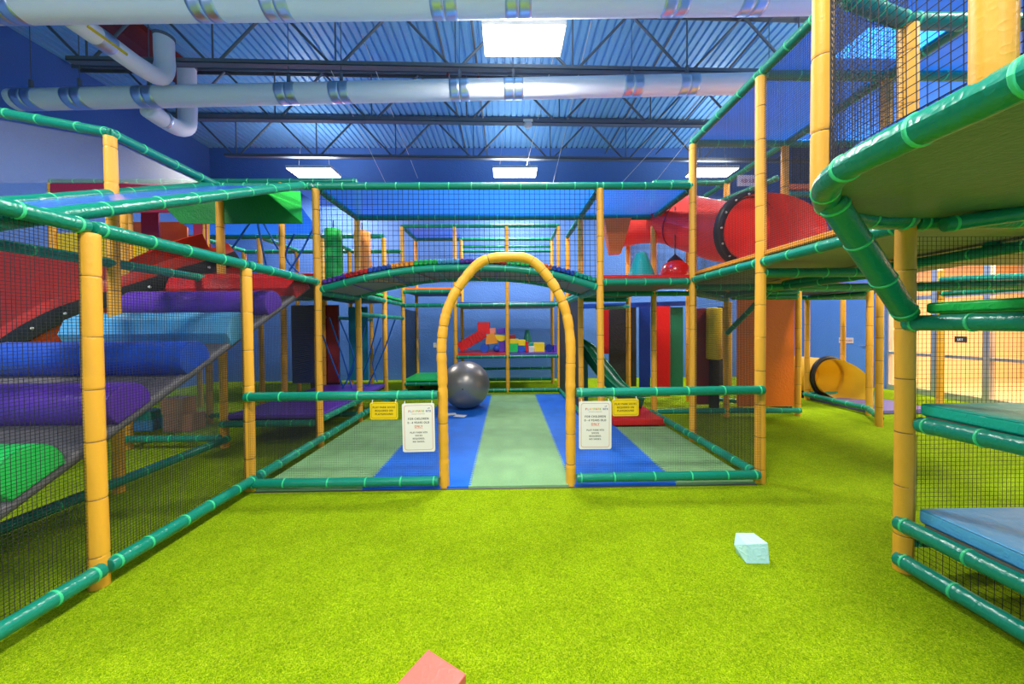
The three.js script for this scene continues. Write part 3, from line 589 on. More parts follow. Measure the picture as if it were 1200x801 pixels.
// --- rear left frame behind the ramp
{
  const f = thing('rear_slide_frame', 'rear padded frame with decks and panels behind the red trough slide', 'play frame');
  for (const i of [-4, -3, -2, -1]) post(f, i, 3, 0, U - 0.03);
  post(f, 0, 3.02, T + 0.02, U - 0.03);
  for (const i of [-4, -3, -2, -1]) post(f, i, 4, 0, T - 0.04);
  for (const i of [-3, -2, -1]) post(f, i, 5, 0, T - 0.04);
  for (const i of [-2, -1]) post(f, i, 6, 0, T - 0.04);
  rail(f, G(-4, 3, U), G(-2, 3, U)); rail(f, G(-2, 3, U), G(0, 3, U)); 
  for (const y of [R, T]) { rail(f, G(-4, 4, y), G(-2, 4, y)); rail(f, G(-2, 4, y), G(0, 4, y)); }
  for (const i of [-3, -2, -1]) { rail(f, G(i, 3, R), G(i, 4, R)); rail(f, G(i, 4, T), G(i, 5, T)); }
  rail(f, G(-4, 3, R), G(-1, 3, R)); rail(f, G(-1, 3, 0.12), G(0, 3, 0.12)); rail(f, G(-3, 3, 0.12), G(-1, 3, 0.12));
  rail(f, G(-3, 5, T - 0.03), G(0, 5, T - 0.03)); rail(f, G(-3, 5, 2.75), G(0, 5, 2.75)); rail(f, G(-1, 4, 1.78), G(-1, 6, 1.78), 0.04);
  deck(f, -4, -1, 3, 4, R + 0.08, M.darkRed, M.greyVinyl); deck(f, -1, 0, 3, 5, R + 0.08, M.green, M.darkVinyl); deck(f, -1, -0.06, 2.04, 3, R + 0.06, M.darkRed, M.darkVinyl);
  deck(f, -3, 0, 5, 6, 2.86, M.red, M.darkVinyl);
  // purple deck beside the toddler mats
  deck(f, -1, 0, 2, 4, 0.42, M.purple, M.darkVinyl);
  rail(f, off(G(-1, 2, 0.32), 0.0, 0, -0.05), off(G(0, 2, 0.32), -0.04, 0, -0.05), 0.043); rail(f, off(G(0, 2, 0.36), 0.03, 0, 0.05), off(G(0, 3, 0.36), 0.03, 0, -0.02), 0.04);
  // coloured vinyl panels
  const pan = (i0, i1, j, y0, y1, m, l) => sheet(f, 'wall_panel', [G(i0, j, y0), G(i1, j, y0), G(i1, j, y1), G(i0, j, y1)], m, l, 0.03);
  pan(-3.95, -2.1, 2.96, 3.45, 3.92, M.crimson, 'red vinyl panel');
  pan(-4, -3.1, 3.03, 2.65, 3.15, M.yellow, 'yellow vinyl panel'); pan(-3.05, -2.8, 3.03, 2.5, 3.05, M.yellow, 'yellow vinyl panel');
  pan(-3.35, -3.1, 3.5, 2.4, 3.8, M.crimson, 'red vinyl panel'); pan(-4.1, -3.05, 3.9, 3.15, 3.65, M.orange, 'orange vinyl panel');
  pan(-2.14, -1.97, 2.98, 2.3, 3.6, M.crimson, 'red vinyl panel'); pan(-2.75, -1.95, 3.02, 2.25, 2.95, M.darkRed, 'dark red vinyl panel');
  pan(-1.75, -1.2, 4.95, 0.15, 2.1, M.darkVinyl, 'dark vinyl panel');
  pan(-1.52, -1.05, 4.02, 0.45, 2.02, M.navy, 'dark blue vinyl panel'); pan(-1.02, -0.78, 4.05, 0.45, 2.02, M.darkRed, 'burgundy vinyl panel'); pan(-0.72, -0.40, 4.3, 0.45, 2.0, M.tealBlue, 'teal vinyl panel');
  sheet(f, 'roof_sheet', [G(-3, 3, U + 0.03), G(-1, 3, U + 0.03), G(-1, 4, T + 0.05), G(-3, 4, T + 0.05)], M.tarp, 'see-through blue roof sheet', 0.002);
  net(f, G(-3, 5, 2.86), G(0, 5, 2.86), G(0, 5, T), G(-3, 5, T), 0.04, 0.0016);
  net(f, G(-1, 3, R), G(0, 3, R), G(0, 3, T), G(-1, 3, T), 0.05, 0.0014);
  base(f);
}
// --- right tower above and beside the toddler area
{
  const f = thing('tower_frame', 'tall padded tower frame with blue roof and deck round the red tube slide', 'play frame');
  post(f, 4, 1, 0, U - 0.04); post(f, 4, 2, 0, U - 0.04);
  for (const [i, j] of [[5, 1], [5, 2], [5, 3], [5, 4], [6, 2], [6, 4]]) post(f, i, j, j < 3 ? R : 0, U - 0.04);
  post(f, 4, 3.02, T, U - 0.04); 
  for (let j = 0; j < 2; j++) { rail(f, off(G(4, j, R), 0, 0, 0.02), off(G(4, j + 1, R), 0, 0, -0.05)); rail(f, G(4, j, U), G(4, j + 1, U)); rail(f, off(G(5, j, U - 0.03), 0, 0, 0.02), G(5, j + 1, U - 0.03)); rail(f, G(5, j, R - 0.06), G(5, j + 1, R - 0.06)); }
  rail(f, G(4, 1, U - 0.02), G(6, 1, U - 0.02)); rail(f, G(4, 2, U - 0.02), G(6, 2, U - 0.02)); rail(f, G(5, 2, U - 0.02), G(5, 4, U - 0.02)); rail(f, G(3.2, 4, U - 0.02), G(5, 4, U - 0.02)); rail(f, G(4, 3.02, U - 0.02), G(5, 3.02, U - 0.02));
  rail(f, G(4, 1, R - 0.1), G(5, 1, R - 0.1)); rail(f, G(4, 2, R - 0.1), G(6, 2, R - 0.1)); rail(f, G(4, 3, R - 0.06), G(6, 3, R - 0.06)); rail(f, G(5, 1, R - 0.1), G(5, 3, R - 0.1));
  deck(f, 4, 5, 0, 2, R + 0.11, M.amber, M.deckUnder); deck(f, 5, 6, 1, 3, R + 0.11, M.amber, M.deckUnder); deck(f, 4, 5, 2, 3, R + 0.11, M.amber, M.deckUnder);
  for (const [i0, i1, j0, j1] of [[4, 5, 0, 1], [4, 5, 1, 2], [5, 6, 0, 1], [5, 6, 1, 2]]) sheet(f, 'roof_sheet', [G(i0, j0, U + 0.035), G(i1, j0, U + 0.035), G(i1, j1, U + 0.03), G(i0, j1, U + 0.03)], M.tarp, 'see-through blue roof sheet', 0.002);
  net(f, G(4, 1, R + 0.05), G(4, 2, R + 0.05), G(4, 2, U - 0.04), G(4, 1, U - 0.04), 0.02, 0.0017);
  net(f, G(4, 0, R + 0.05), G(4, 1, R + 0.05), G(4, 1, U - 0.04), G(4, 0, U - 0.04), 0.02, 0.0017);
  net(f, G(5, 2, R + 0.1), G(6, 2, R + 0.1), G(6, 2, U - 0.04), G(5, 2, U - 0.04), 0.02, 0.0034);
  net(f, G(4, 4, 2.3), G(6, 4, 2.3), G(6, 4, U - 0.04), G(4, 4, U - 0.04), 0.02, 0.004);
  // further rails seen through the nets
  rail(f, G(5, 2, 3.28), G(6, 2, 3.28), 0.04); rail(f, G(4, 4, 3.3), G(5, 2.1, 3.55), 0.04, M.rail); sheet(f, 'edge_pad', [G(5, 2, 3.34), G(6, 2, 3.34), G(6, 2, 3.40), G(5, 2, 3.40)], M.orange, 'orange edge pad', 0.08);
  // lower storey
  rail(f, G(4, 3, 0.10), G(5, 3, 0.10)); rail(f, G(5, 3, 0.10), off(G(6, 3, 0.10), 0, 0, -0.05)); rail(f, G(5, 4, 0.1), G(6, 3.1, 0.12), 0.04);
  post(f, 6, 3, 0, R - 0.04);
  rail(f, off(G(4, 2, 1.98), 0.0, 0, 0), G(5, 3, 1.98), 0.04); rail(f, G(5, 3, 1.4), off(G(5, 2.2, 2.05), 0, 0, 0), 0.04);
  sheet(f, 'wall_panel', [off(G(5, 3, 0.16), 0.2, 0, 0.02), off(G(6, 3, 0.16), -0.06, 0, 0.02), off(G(6, 3, 1.98), -0.06, 0, 0.02), off(G(5, 3, 1.98), 0.2, 0, 0.02)], M.orange, 'bright orange vinyl panel', 0.03);
  rail(f, off(G(5, 3, 2.02), 0.1, 0, 0), off(G(6, 3, 2.02), 0, 0, 0), 0.042); 
  const pan = (i0, i1, j, y0, y1, m, l) => sheet(f, 'wall_panel', [G(i0, j, y0), G(i1, j, y0), G(i1, j, y1), G(i0, j, y1)], m, l, 0.03);
  pan(3.97, 4.5, 5.0, 0.1, 2.0, M.darkVinyl, 'black vinyl curtain'); pan(4.18, 4.36, 4.0, 0.1, 1.95, M.navy, 'dark blue padded panel');
  pan(4.44, 4.70, 4.02, 0.1, 1.95, M.red, 'red vinyl curtain'); pan(4.84, 5.06, 4.3, 0.1, 1.95, M.darkGreen, 'dark green vinyl curtain'); pan(4.72, 5.0, 3.4, 0.1, 1.86, M.darkRed, 'burgundy vinyl curtain');
  pan(3.84, 3.95, 4.95, 0.9, 1.95, M.red, 'red vinyl curtain');
  sheet(f, 'sag_sheet', [G(3.05, 4.3, 1.92), G(5.2, 4.3, 1.98), G(5.2, 4.3, 2.08), G(3.05, 4.3, 2.02)], M.blue, 'blue underside sheet', 0.03);
  base(f);
}
// --- rounded balcony on the right, carried by a slanting brace
{
  const f = thing('round_balcony', 'rounded green edged balcony deck with net, on a slanting brace', 'balcony');
  const y = 2.17;
  const xe = 1.345, zc = 1.33, rc = 0.76, xr = 3.6;
  const edge = [];
  edge.push([xe + rc, -0.9]); for (let k = 1; k <= 8; k++) { const a = -Math.PI / 2 - k / 8 * Math.PI / 2; edge.push([xe + rc + rc * Math.cos(a), -0.14 + rc * Math.sin(a)]); }
  for (let k = 1; k < 7; k++) edge.push([xe, -0.14 + (zc + 0.14) * k / 8]);
  edge.push([1.350, 1.25], [1.362, 1.36], [1.416, 1.497], [1.494, 1.61], [1.594, 1.717], [1.735, 1.845], [1.897, 1.953], [2.0, 2.005], [2.119, 2.048], [2.287, 2.082], [XL + 4 * D, 2.09]);
  const pts = curvePts(edge.map(([x, z]) => V(x, y, z)), 120);
  railPath(f, pts, 0.054, M.rail, 'edge_tube', 0.27);
  // underside board and pad follow the edge
  const sh = new THREE.Shape(); edge.forEach(([x, z], k) => k ? sh.lineTo(x + 0.02, z) : sh.moveTo(x, z)); sh.lineTo(xr, 2.09); sh.lineTo(xr, -0.9);
  const ex = (d, yy) => { const g = new THREE.ExtrudeGeometry(sh, { depth: d, bevelEnabled: false, curveSegments: 8 }); g.rotateX(-Math.PI / 2); g.translate(0, yy, 0); return meterUV(g); };
  part(f, 'deck_board', ex(0.03, y + 0.0), M.balconyUnder, 'dull green underside');
  part(f, 'deck_pad', ex(0.05, y + 0.031), M.blue, 'blue deck pad');
  rail(f, off(G(4, 0, y - 0.01), 0.04, 0, -0.02), V(xr + 0.1, y - 0.01, 2.02), 0.047); rail(f, off(G(4, 0, y - 0.06), 0.06, 0, -0.14), V(xr + 0.1, y + 0.06, 1.55), 0.042);
  rail(f, V(1.64, 2.16, 1.735), V(2.39, 1.60, 2.045), 0.058, M.rail, 'brace');
  // posts and net standing on the edge
  const pp = (x, z, y1, r) => { const i = (x - XL) / D, j = (z - Z0) / D; post(f, i, j, y + 0.03, y1, r); };
  pp(1.535, 1.68, 4.3, 0.041); pp(1.345, 0.945, 4.3, 0.044);
  const o = { pos: [], nor: [], uv: [], idx: [] }, run = pts.slice(40), cell = 0.03, h1 = 2.1;
  const len = [0]; for (let k = 1; k < run.length; k++) len.push(len[k - 1] + run[k].distanceTo(run[k - 1]));
  for (let s = 0; s < len[len.length - 1]; s += cell) { let k = 1; while (len[k] < s) k++; const p = run[k - 1].clone().lerp(run[k], (s - len[k - 1]) / (len[k] - len[k - 1])); strand(o, off(p, 0.02, 0.05, 0), off(p, 0.02 + 0.01 * Math.sin(s * 9), h1, 0.02), 0.0017); }
  for (let h = 0.05; h < h1; h += cell) for (let k = 0; k + 3 < run.length; k += 3) strand(o, off(run[k], 0.02, h, 0), off(run[k + 3], 0.02, h, 0), 0.0017);
  part(f, 'net', strandsGeo(o), M.net, 'black knotted safety net', 'stuff');
  base(f);
}
// --- near right climber of stacked decks
{
  const f = thing('deck_climber', 'stack of staggered padded decks with black net behind the near yellow post', 'play frame');
  post(f, 4, 0, 0, T - 0.04, 0.047); post(f, 5, 0, 0, T - 0.04); post(f, 5, -1, 0, T - 0.04); post(f, 4, -1, 0, R - 0.03);
  const zr = y => rail(f, off(G(4, 0, y), -0.03, 0, 0.0), off(G(4, -1, y), -0.03, 0, 0), 0.045);
  zr(0.075); zr(0.30);
  rail(f, off(G(4, 0, 1.545), -0.02, 0, -0.03), off(G(4, -1, 1.545), -0.02, 0, 0), 0.046);
  rail(f, off(G(4, 0, 0.93), 0.03, 0, -0.06), off(G(4, -1, 0.97), -0.01, 0, 0), 0.046);
  rail(f, G(4, 0, T), G(5, 0, T)); rail(f, off(G(4, 0, T), -0.02, 0, 0), V(1.95, T, 1.97)); rail(f, off(G(4, 0, 0.2), 0.02, 0, 0), off(G(5, 0, 0.08), 0, 0, 0), 0.042);
  const pads = [[0.42, M.sky], [1.075, M.teal], [1.66, M.green]];
  const z0 = Z0 - D + 0.02, z1 = Z0 - 0.05, x0 = XL + 4 * D + 0.03, x1 = XL + 5 * D - 0.03;
  part(f, 'deck_pad', boxF(x0, x1, 0.33, 0.42, z0, z1, 0.02), M.sky, 'pale blue deck pad');
  part(f, 'deck_board', boxF(x0 + 0.02, x1 - 0.02, 0.29, 0.33, z0 + 0.02, z1 - 0.02), M.deckUnder);
  part(f, 'deck_pad', boxF(x0 + 0.0, x1, 0.985, 1.06, z0 - 0.02, z1 - 0.0, 0.02), M.teal, 'teal deck pad');
  part(f, 'deck_board', boxF(x0 + 0.02, x1 - 0.02, 0.95, 0.985, z0, z1 - 0.02), M.deckUnder);
  part(f, 'deck_pad', boxF(x0 + 0.005, x1, 1.60, 1.665, z1 - 0.52, z1 - 0.02, 0.02), M.brightGreen, 'green deck pad');
  part(f, 'deck_board', boxF(x0 + 0.07, x1, 1.565, 1.60, z1 - 0.5, z1 - 0.04), M.deckUnder);
  net(f, off(G(4, 0, 0.35), 0.03, 0, 0.05), off(G(5, 0, 0.35), 0, 0, 0.05), off(G(5, 0, R - 0.06), 0, 0, 0.05), off(G(4, 0, R - 0.06), 0.03, 0, 0.05), 0.028, 0.0014);
  net(f, off(G(4, 0, 0.09), 0.02, 0, 0), off(G(4, -1, 0.09), 0.02, 0, 0), off(G(4, -1, 0.3), 0.02, 0, 0), off(G(4, 0, 0.3), 0.02, 0, 0), 0.03, 0.0014);
  base(f);
}
// --- far right frame near the glazing
{
  const f = thing('tunnel_frame', 'padded frame with low rails round the yellow tunnel by the glazing', 'play frame');
  post(f, 7, 3, 0, R - 0.04); post(f, 7, 4, 0, R - 0.04); post(f, 6.55, 2.46, 0, R - 0.04); post(f, 8, 3, 0, R + 0.3); post(f, 8, 4.4, 0, R - 0.04); post(f, 6.35, 5, 0, R - 0.04); post(f, 7.2, 5, 0, R - 0.04);
  rail(f, G(6, 3, R), off(G(7, 3, R), -0.05, 0, -0.03)); rail(f, off(G(7, 3, R), 0.05, 0, 0), G(8, 3, R)); rail(f, G(6, 4, R - 0.05), G(8, 4, R - 0.05)); rail(f, G(7, 3, R - 0.08), G(7, 4, R - 0.05));
  rail(f, off(G(7, 3, 0.12), -0.05, 0, 0), off(G(7, 4, 0.12), -0.05, 0, 0)); rail(f, off(G(6.55, 2.46, 0.12), 0.02, 0, 0), off(G(7, 3, 0.12), -0.04, 0, 0)); rail(f, G(7, 4, 0.12), G(8, 4, 0.12)); rail(f, G(7, 3, 0.1), G(8.4, 4.2, 0.1), 0.04);
  deck(f, 6, 7, 3, 4, R + 0.1, M.crimson, M.darkVinyl); deck(f, 7, 8, 3, 4, R + 0.1, M.blue, M.darkVinyl);
  part(f, 'floor_pad', boxF(XL + 7 * D + 0.05, XL + 8 * D, 0, 0.08, Z0 + 3 * D, Z0 + 4 * D, 0.02), vinyl(C(0.16, 0.13, 0.36), 0.4), 'dull purple floor pad');
  sheet(f, 'wall_panel', [G(6.1, 4.6, R), G(6.6, 4.6, R), G(6.6, 4.6, 2.9), G(6.1, 4.6, 2.9)], M.navy, 'dark blue panel', 0.03);
  sheet(f, 'wall_panel', [G(7.3, 4.6, R), G(7.75, 4.6, R), G(7.75, 4.6, 2.9), G(7.3, 4.6, 2.9)], M.navy, 'dark blue panel', 0.03);
  sheet(f, 'wall_panel', [G(6.1, 5, 0.1), G(6.3, 5, 0.1), G(6.3, 5, 2.0), G(6.1, 5, 2.0)], M.darkVinyl, 'black curtain', 0.03);
  // long upper rails further right
  rail(f, G(8, 3, 2.05), G(8.2, 0.2, 2.05)); rail(f, G(5, 0.4, R - 0.02), G(6, 0.6, R - 0.02)); rail(f, G(5, 1, 1.9), G(7.5, 1, 1.95)); post(f, 7, 1.2, 0, R); rail(f, G(7, 1.2, R - 0.1), G(8, 3, 2.3), 0.045);
  deck(f, 5, 7, 0.2, 1.2, R + 0.1, M.blue, M.deckUnder);
  base(f);
}

// ------------------------------------------------------------------ things
const camBasis = new THREE.Matrix4().makeRotationFromQuaternion(camera.quaternion);
function at(px, py, z) {                                  // the point z metres forward on the line of sight through a photo pixel
  const d = new THREE.Vector3((px - CAM.cx) / CAM.f, -(py - CAM.cy) / CAM.f, -1).applyMatrix4(camBasis);
  return camera.position.clone().addScaledVector(d, z / -d.z);
}
// an open trough or tube wall with thickness: arc from angle a0 to a1 (radians; 0 sideways, -PI/2 down) swept along points
function arcSweep(pts, r, a0, a1, th = 0.012, n = 24) {
  const pos = [], uv = [], idx = [], m = pts.length;
  for (let k = 0; k < m; k++) {
    const t = new THREE.Vector3().subVectors(pts[Math.min(k + 1, m - 1)], pts[Math.max(k - 1, 0)]).normalize();
    const u = new THREE.Vector3().crossVectors(Y_UP, t).normalize(), w = new THREE.Vector3().crossVectors(t, u);
    for (const rr of [r, r - th]) for (let q = 0; q <= n; q++) {
      const a = a0 + (a1 - a0) * q / n, c = Math.cos(a) * rr, s = Math.sin(a) * rr;
      pos.push(pts[k].x + u.x * c + w.x * s, pts[k].y + u.y * c + w.y * s, pts[k].z + u.z * c + w.z * s); uv.push(q * 0.05, k * 0.05);
    }
  }
  const S = 2 * (n + 1), quad = (a, b, c, d) => idx.push(a, b, c, b, d, c);
  for (let k = 0; k < m - 1; k++) {
    for (let q = 0; q < n; q++) { const o = k * S + q; quad(o, o + 1, o + S, o + S + 1); const i = o + n + 1; quad(i + 1, i, i + S + 1, i + S); }
    for (const q of [0, n]) { const o = k * S + q, i = o + n + 1; quad(o, i, o + S, i + S); }
  }
  for (const k of [0, m - 1]) for (let q = 0; q < n; q++) { const o = k * S + q, i = o + n + 1; quad(o, o + 1, i, i + 1); }
  return toCreasedNormals(geoFrom(pos, uv, idx, true), 0.7);
}
const rad = a => a * Math.PI / 180;

// --- roll ramp
{
  const t = thing('roll_ramp', 'grey ramp of colourful foam rolls climbing behind the net', 'ramp');
  const xl = -4.08, xr = -2.535, Yc = z => 1.045 + 0.528 * (z - 2.38), a = Math.atan(0.528);
  const p = (x, z, dy) => V(x, Yc(z) + dy, z);
  part(t, 'ramp_board', slab([p(xl + 0.05, 1.45, -0.12), p(xr - 0.05, 1.45, -0.12), p(xr - 0.05, 4.56, -0.12), p(xl + 0.05, 4.56, -0.12)], 0.06), M.greyVinyl, 'grey padded ramp board');
  for (const x of [xl + 0.06, xr - 0.06]) part(t, 'edge_tube', tube(p(x, 1.45, -0.115), p(x, 4.56, -0.115), 0.036, 12), M.greyVinyl);
  const shape = (kind, r) => {
    const s = new THREE.Shape();
    if (kind === 'round') { for (let k = 0; k <= 20; k++) { const q = rad(-28 + 236 * k / 20), x = Math.cos(q) * r, y = Math.sin(q) * r; k ? s.lineTo(x, y) : s.moveTo(x, y); } }
    else if (kind === 'hex') { [[-0.15, -0.09], [0.15, -0.09], [0.15, 0.02], [0.08, 0.105], [-0.06, 0.105], [-0.15, 0.02]].forEach(([x, y], k) => k ? s.lineTo(x, y) : s.moveTo(x, y)); }
    else { [[-0.17, -0.11], [0.17, -0.11], [0.06, 0.11], [-0.04, 0.12]].forEach(([x, y], k) => k ? s.lineTo(x, y) : s.moveTo(x, y)); }
    s.closePath(); return s;
  };
  for (const [z, m, kind, l] of [[1.891, 'green', 'round', 'green foam roll'], [2.38, 'purple', 'round', 'purple foam roll'], [2.877, 'blue', 'round', 'blue foam roll'], [3.352, 'sky', 'hex', 'light blue angular foam roll'], [3.842, 'purple', 'round', 'purple foam roll'], [4.348, 'red', 'hex', 'red foam roll']]) {
    const g = new THREE.ExtrudeGeometry(shape(kind, 0.128), { depth: xr - xl - 0.06, bevelEnabled: true, bevelSize: 0.015, bevelThickness: 0.015, bevelSegments: 3, curveSegments: 6 });
    // shape x runs up the ramp (forward), extrusion runs sideways
    g.rotateY(-Math.PI / 2); g.rotateY(Math.PI); g.translate(0, 0, 0);
    g.computeBoundingBox(); g.translate(-(g.boundingBox.min.x + g.boundingBox.max.x) / 2, 0, 0);
    const mm = part(t, 'foam_roll', meterUV(toCreasedNormals(g, 0.6)), M[m], l);
    mm.rotation.x = a; mm.position.copy(p((xl + xr) / 2, z, 0));
  }
  base(t);
  const s = thing('trough_slide', 'large red trough slide with black bolted seam beside the roll ramp', 'slide');
  const path = curvePts([V(-4.15, 2.62, 5.2), V(-4.5, 2.3, 4.8), V(-4.95, 1.9, 4.48), V(-5.85, 1.25, 4.4), V(-6.9, 0.55, 4.35)], 40);
  part(s, 'trough', arcSweep(path, 0.5, rad(15), rad(-235), 0.015, 30), M.tubeOrange);
  // the slide's high far wall
  const lo = path.filter((p, k) => k % 4 === 0).map(p => off(p, 0, -0.3, 0.36)), nn = lo.length, hi = curvePts([[205, 288], [150, 304], [100, 308], [50, 300], [0, 290], [-60, 280]].map(([x, y]) => at(x, y, 5.25)), nn - 1), pos = [], uvs = [], ix = [], mm = 8;
  for (let k = 0; k < nn; k++) for (let q = 0; q <= mm; q++) { const t = q / mm, p = lo[k].clone().lerp(hi[k], t); p.z -= 0.22 * Math.sin(Math.PI * t); pos.push(p.x, p.y, p.z); uvs.push(k * 0.2, t); }
  for (let k = 0; k < nn - 1; k++) for (let q = 0; q < mm; q++) { const o = k * (mm + 1) + q; ix.push(o, o + 1, o + mm + 1, o + 1, o + mm + 2, o + mm + 1); }
  part(s, 'far_wall', geoFrom(pos, uvs, ix, true), M.tubeOrange);
  part(s, 'seam_flange', arcSweep(path, 0.53, rad(0), rad(-18), 0.03, 6), M.black, 'black seam flange');
  const bolts = []; for (let k = 1; k < path.length; k += 3) { const tt = path[k].clone().sub(path[k - 1]).normalize(), u = new THREE.Vector3().crossVectors(Y_UP, tt).normalize(), w = new THREE.Vector3().crossVectors(tt, u); bolts.push(new THREE.SphereGeometry(0.016, 8, 6).translate(...path[k].clone().addScaledVector(u, Math.cos(rad(-9)) * 0.535).addScaledVector(w, Math.sin(rad(-9)) * 0.535).toArray())); }
  part(s, 'bolts', bolts, M.white, 'white bolt heads', 'stuff');
  base(s);
}
// --- red tube slide on the tower
{
  const t = thing('tube_slide', 'glossy red tube slide with black bolted flange opening on the tower deck', 'slide');
  const path = curvePts([V(3.18, 2.80, 4.55), V(3.12, 2.86, 4.9), V(2.98, 3.1, 5.4), V(2.78, 3.38, 5.95), V(2.55, 3.52, 6.5), V(2.25, 3.56, 7.0)], 50);
  part(t, 'tube', sweep(path, s => 0.415 + 0.012 * Math.exp(-Math.pow((s - 1.25) / 0.02, 2)) + (s < 0.05 ? 0.01 : 0), 40, false), M.tubeRedThin);
  const d0 = path[0].clone().sub(path[1]).normalize(), c0 = path[0];
  part(t, 'seam_ring', band(path[22], path[23].clone().sub(path[22]).normalize(), 0.428, 0.02, 40), M.crimson);
  const ringOut = new THREE.LatheGeometry([[0.40, -0.05], [0.475, -0.05], [0.485, -0.03], [0.485, 0.03], [0.475, 0.05], [0.40, 0.05], [0.40, -0.05]].map(p => new THREE.Vector2(...p)), 48);
  const q = new THREE.Quaternion().setFromUnitVectors(Y_UP, d0);
  const ring = part(t, 'flange', ringOut, M.black, 'black bolted flange'); ring.quaternion.copy(q); ring.position.copy(c0);
  const u = new THREE.Vector3().crossVectors(Y_UP, d0).normalize(), w = new THREE.Vector3().crossVectors(d0, u);
  const bolts = []; for (let k = 0; k < 14; k++) { const a = k / 14 * Math.PI * 2; bolts.push(new THREE.SphereGeometry(0.014, 8, 6).translate(...c0.clone().addScaledVector(d0, 0.055).addScaledVector(u, Math.cos(a) * 0.445).addScaledVector(w, Math.sin(a) * 0.445).toArray())); }
  part(t, 'bolts', bolts, M.white, 'steel bolt heads', 'stuff');
  // flared mouth: long on its right and lower side, short on its left
  part(t, 'mouth', mouth(c0.clone().addScaledVector(d0, -0.06), d0, u, w, 0.392, a => 0.112 + 0.56 * Math.pow(Math.max(0, 0.5 + 0.5 * Math.cos(a + 0.45)), 1.7), 0.13), M.tubeRedThin, 'flared red mouth');
  base(t);
}
function mouth(c, d, u, w, r, len, flare, lip = 0) {
  const pos = [], uv = [], idx = [], n = 48, m = 10;
  for (let k = 0; k <= m; k++) for (let q = 0; q <= n; q++) {
    const a = q / n * Math.PI * 2, L = len(a), s = k / m, rr = r + lip * Math.min(1, L / 0.3) + flare * s * s * (L / 0.5);
    const p = c.clone().addScaledVector(d, L * s).addScaledVector(u, Math.cos(a) * rr).addScaledVector(w, Math.sin(a) * rr);
    pos.push(p.x, p.y, p.z); uv.push(q * 0.05, k * 0.05);
  }
  for (let k = 0; k < m; k++) for (let q = 0; q < n; q++) { const o = k * (n + 1) + q; idx.push(o, o + 1, o + n + 1, o + 1, o + n + 2, o + n + 1); }
  return geoFrom(pos, uv, idx, true);
}
// --- yellow tunnel by the blue door
{
  const t = thing('crawl_tunnel', 'yellow plastic crawl tunnel with black flange standing on the turf', 'tunnel');
  const c0 = V(6.62, 0.47, 7.05), path = curvePts([c0, V(6.55, 0.47, 7.5), V(6.3, 0.47, 8.1), V(5.9, 0.47, 8.5)], 30), d0 = path[0].clone().sub(path[1]).normalize();
  part(t, 'tube', sweep(path, () => 0.375, 36, false), M.tubeYellowThin);
  const ring = part(t, 'flange', new THREE.LatheGeometry([[0.36, -0.03], [0.43, -0.03], [0.43, 0.03], [0.36, 0.03], [0.36, -0.03]].map(p => new THREE.Vector2(...p)), 40), M.black, 'black bolted flange');
  ring.quaternion.setFromUnitVectors(Y_UP, d0); ring.position.copy(c0);
  const u = new THREE.Vector3().crossVectors(Y_UP, d0).normalize(), w = new THREE.Vector3().crossVectors(d0, u);
  part(t, 'mouth', mouth(c0.clone().addScaledVector(d0, -0.04), d0, u, w, 0.352, a => 0.072 + 0.46 * Math.pow(Math.max(0, 0.5 + 0.5 * Math.cos(a + 0.7)), 1.7), 0.12), M.tubeYellowThin);
  part(t, 'inner_wall', mouth(path[8], d0, u, w, 0.30, a => 0.04, -3.6), std(C(0.86, 0.44, 0.01), 0.35), 'yellow inner bend');
  for (const z of [7.3, 7.9]) part(t, 'foot', boxF(6.1, 6.8, 0, 0.1, z - 0.04, z + 0.04), M.black);
  base(t);
}
// --- small green slide and red landing mat
{
  const t = thing('toddler_slide', 'small dark green plastic slide coming down onto the red mat', 'slide');
  const path = curvePts([V(1.35, 1.36, 6.55), V(1.55, 1.22, 6.45), V(1.78, 0.88, 6.3), V(2.0, 0.58, 6.15), V(2.2, 0.42, 6.05), V(2.36, 0.38, 6.0)], 30);
  part(t, 'chute', arcSweep(path, 0.27, rad(-12), rad(-168), 0.02, 20), M.greenPlastic);
  const side = (a) => path.map((p, k) => { const tt = new THREE.Vector3().subVectors(path[Math.min(k + 1, 30)], path[Math.max(k - 1, 0)]).normalize(), u = new THREE.Vector3().crossVectors(Y_UP, tt).normalize(), w = new THREE.Vector3().crossVectors(tt, u); return p.clone().addScaledVector(u, Math.cos(a) * 0.27).addScaledVector(w, Math.sin(a) * 0.27); });
  for (const a of [rad(-12), rad(-168)]) part(t, 'lip', sweep(side(a), () => 0.025, 10), M.greenPlastic);
  part(t, 'support', boxF(2.16, 2.24, 0.12, 0.2, 5.9, 6.15), M.darkGreen); part(t, 'support', boxF(1.4, 1.48, 0.03, 0.98, 6.4, 6.6), M.darkGreen);
  base(t);
  single('landing_mat', boxF(1.60, 2.41, 0.024, 0.125, 5.25, 6.34, 0.02), M.red, 'thick red landing mat at the foot of the green slide', 'mat');
}
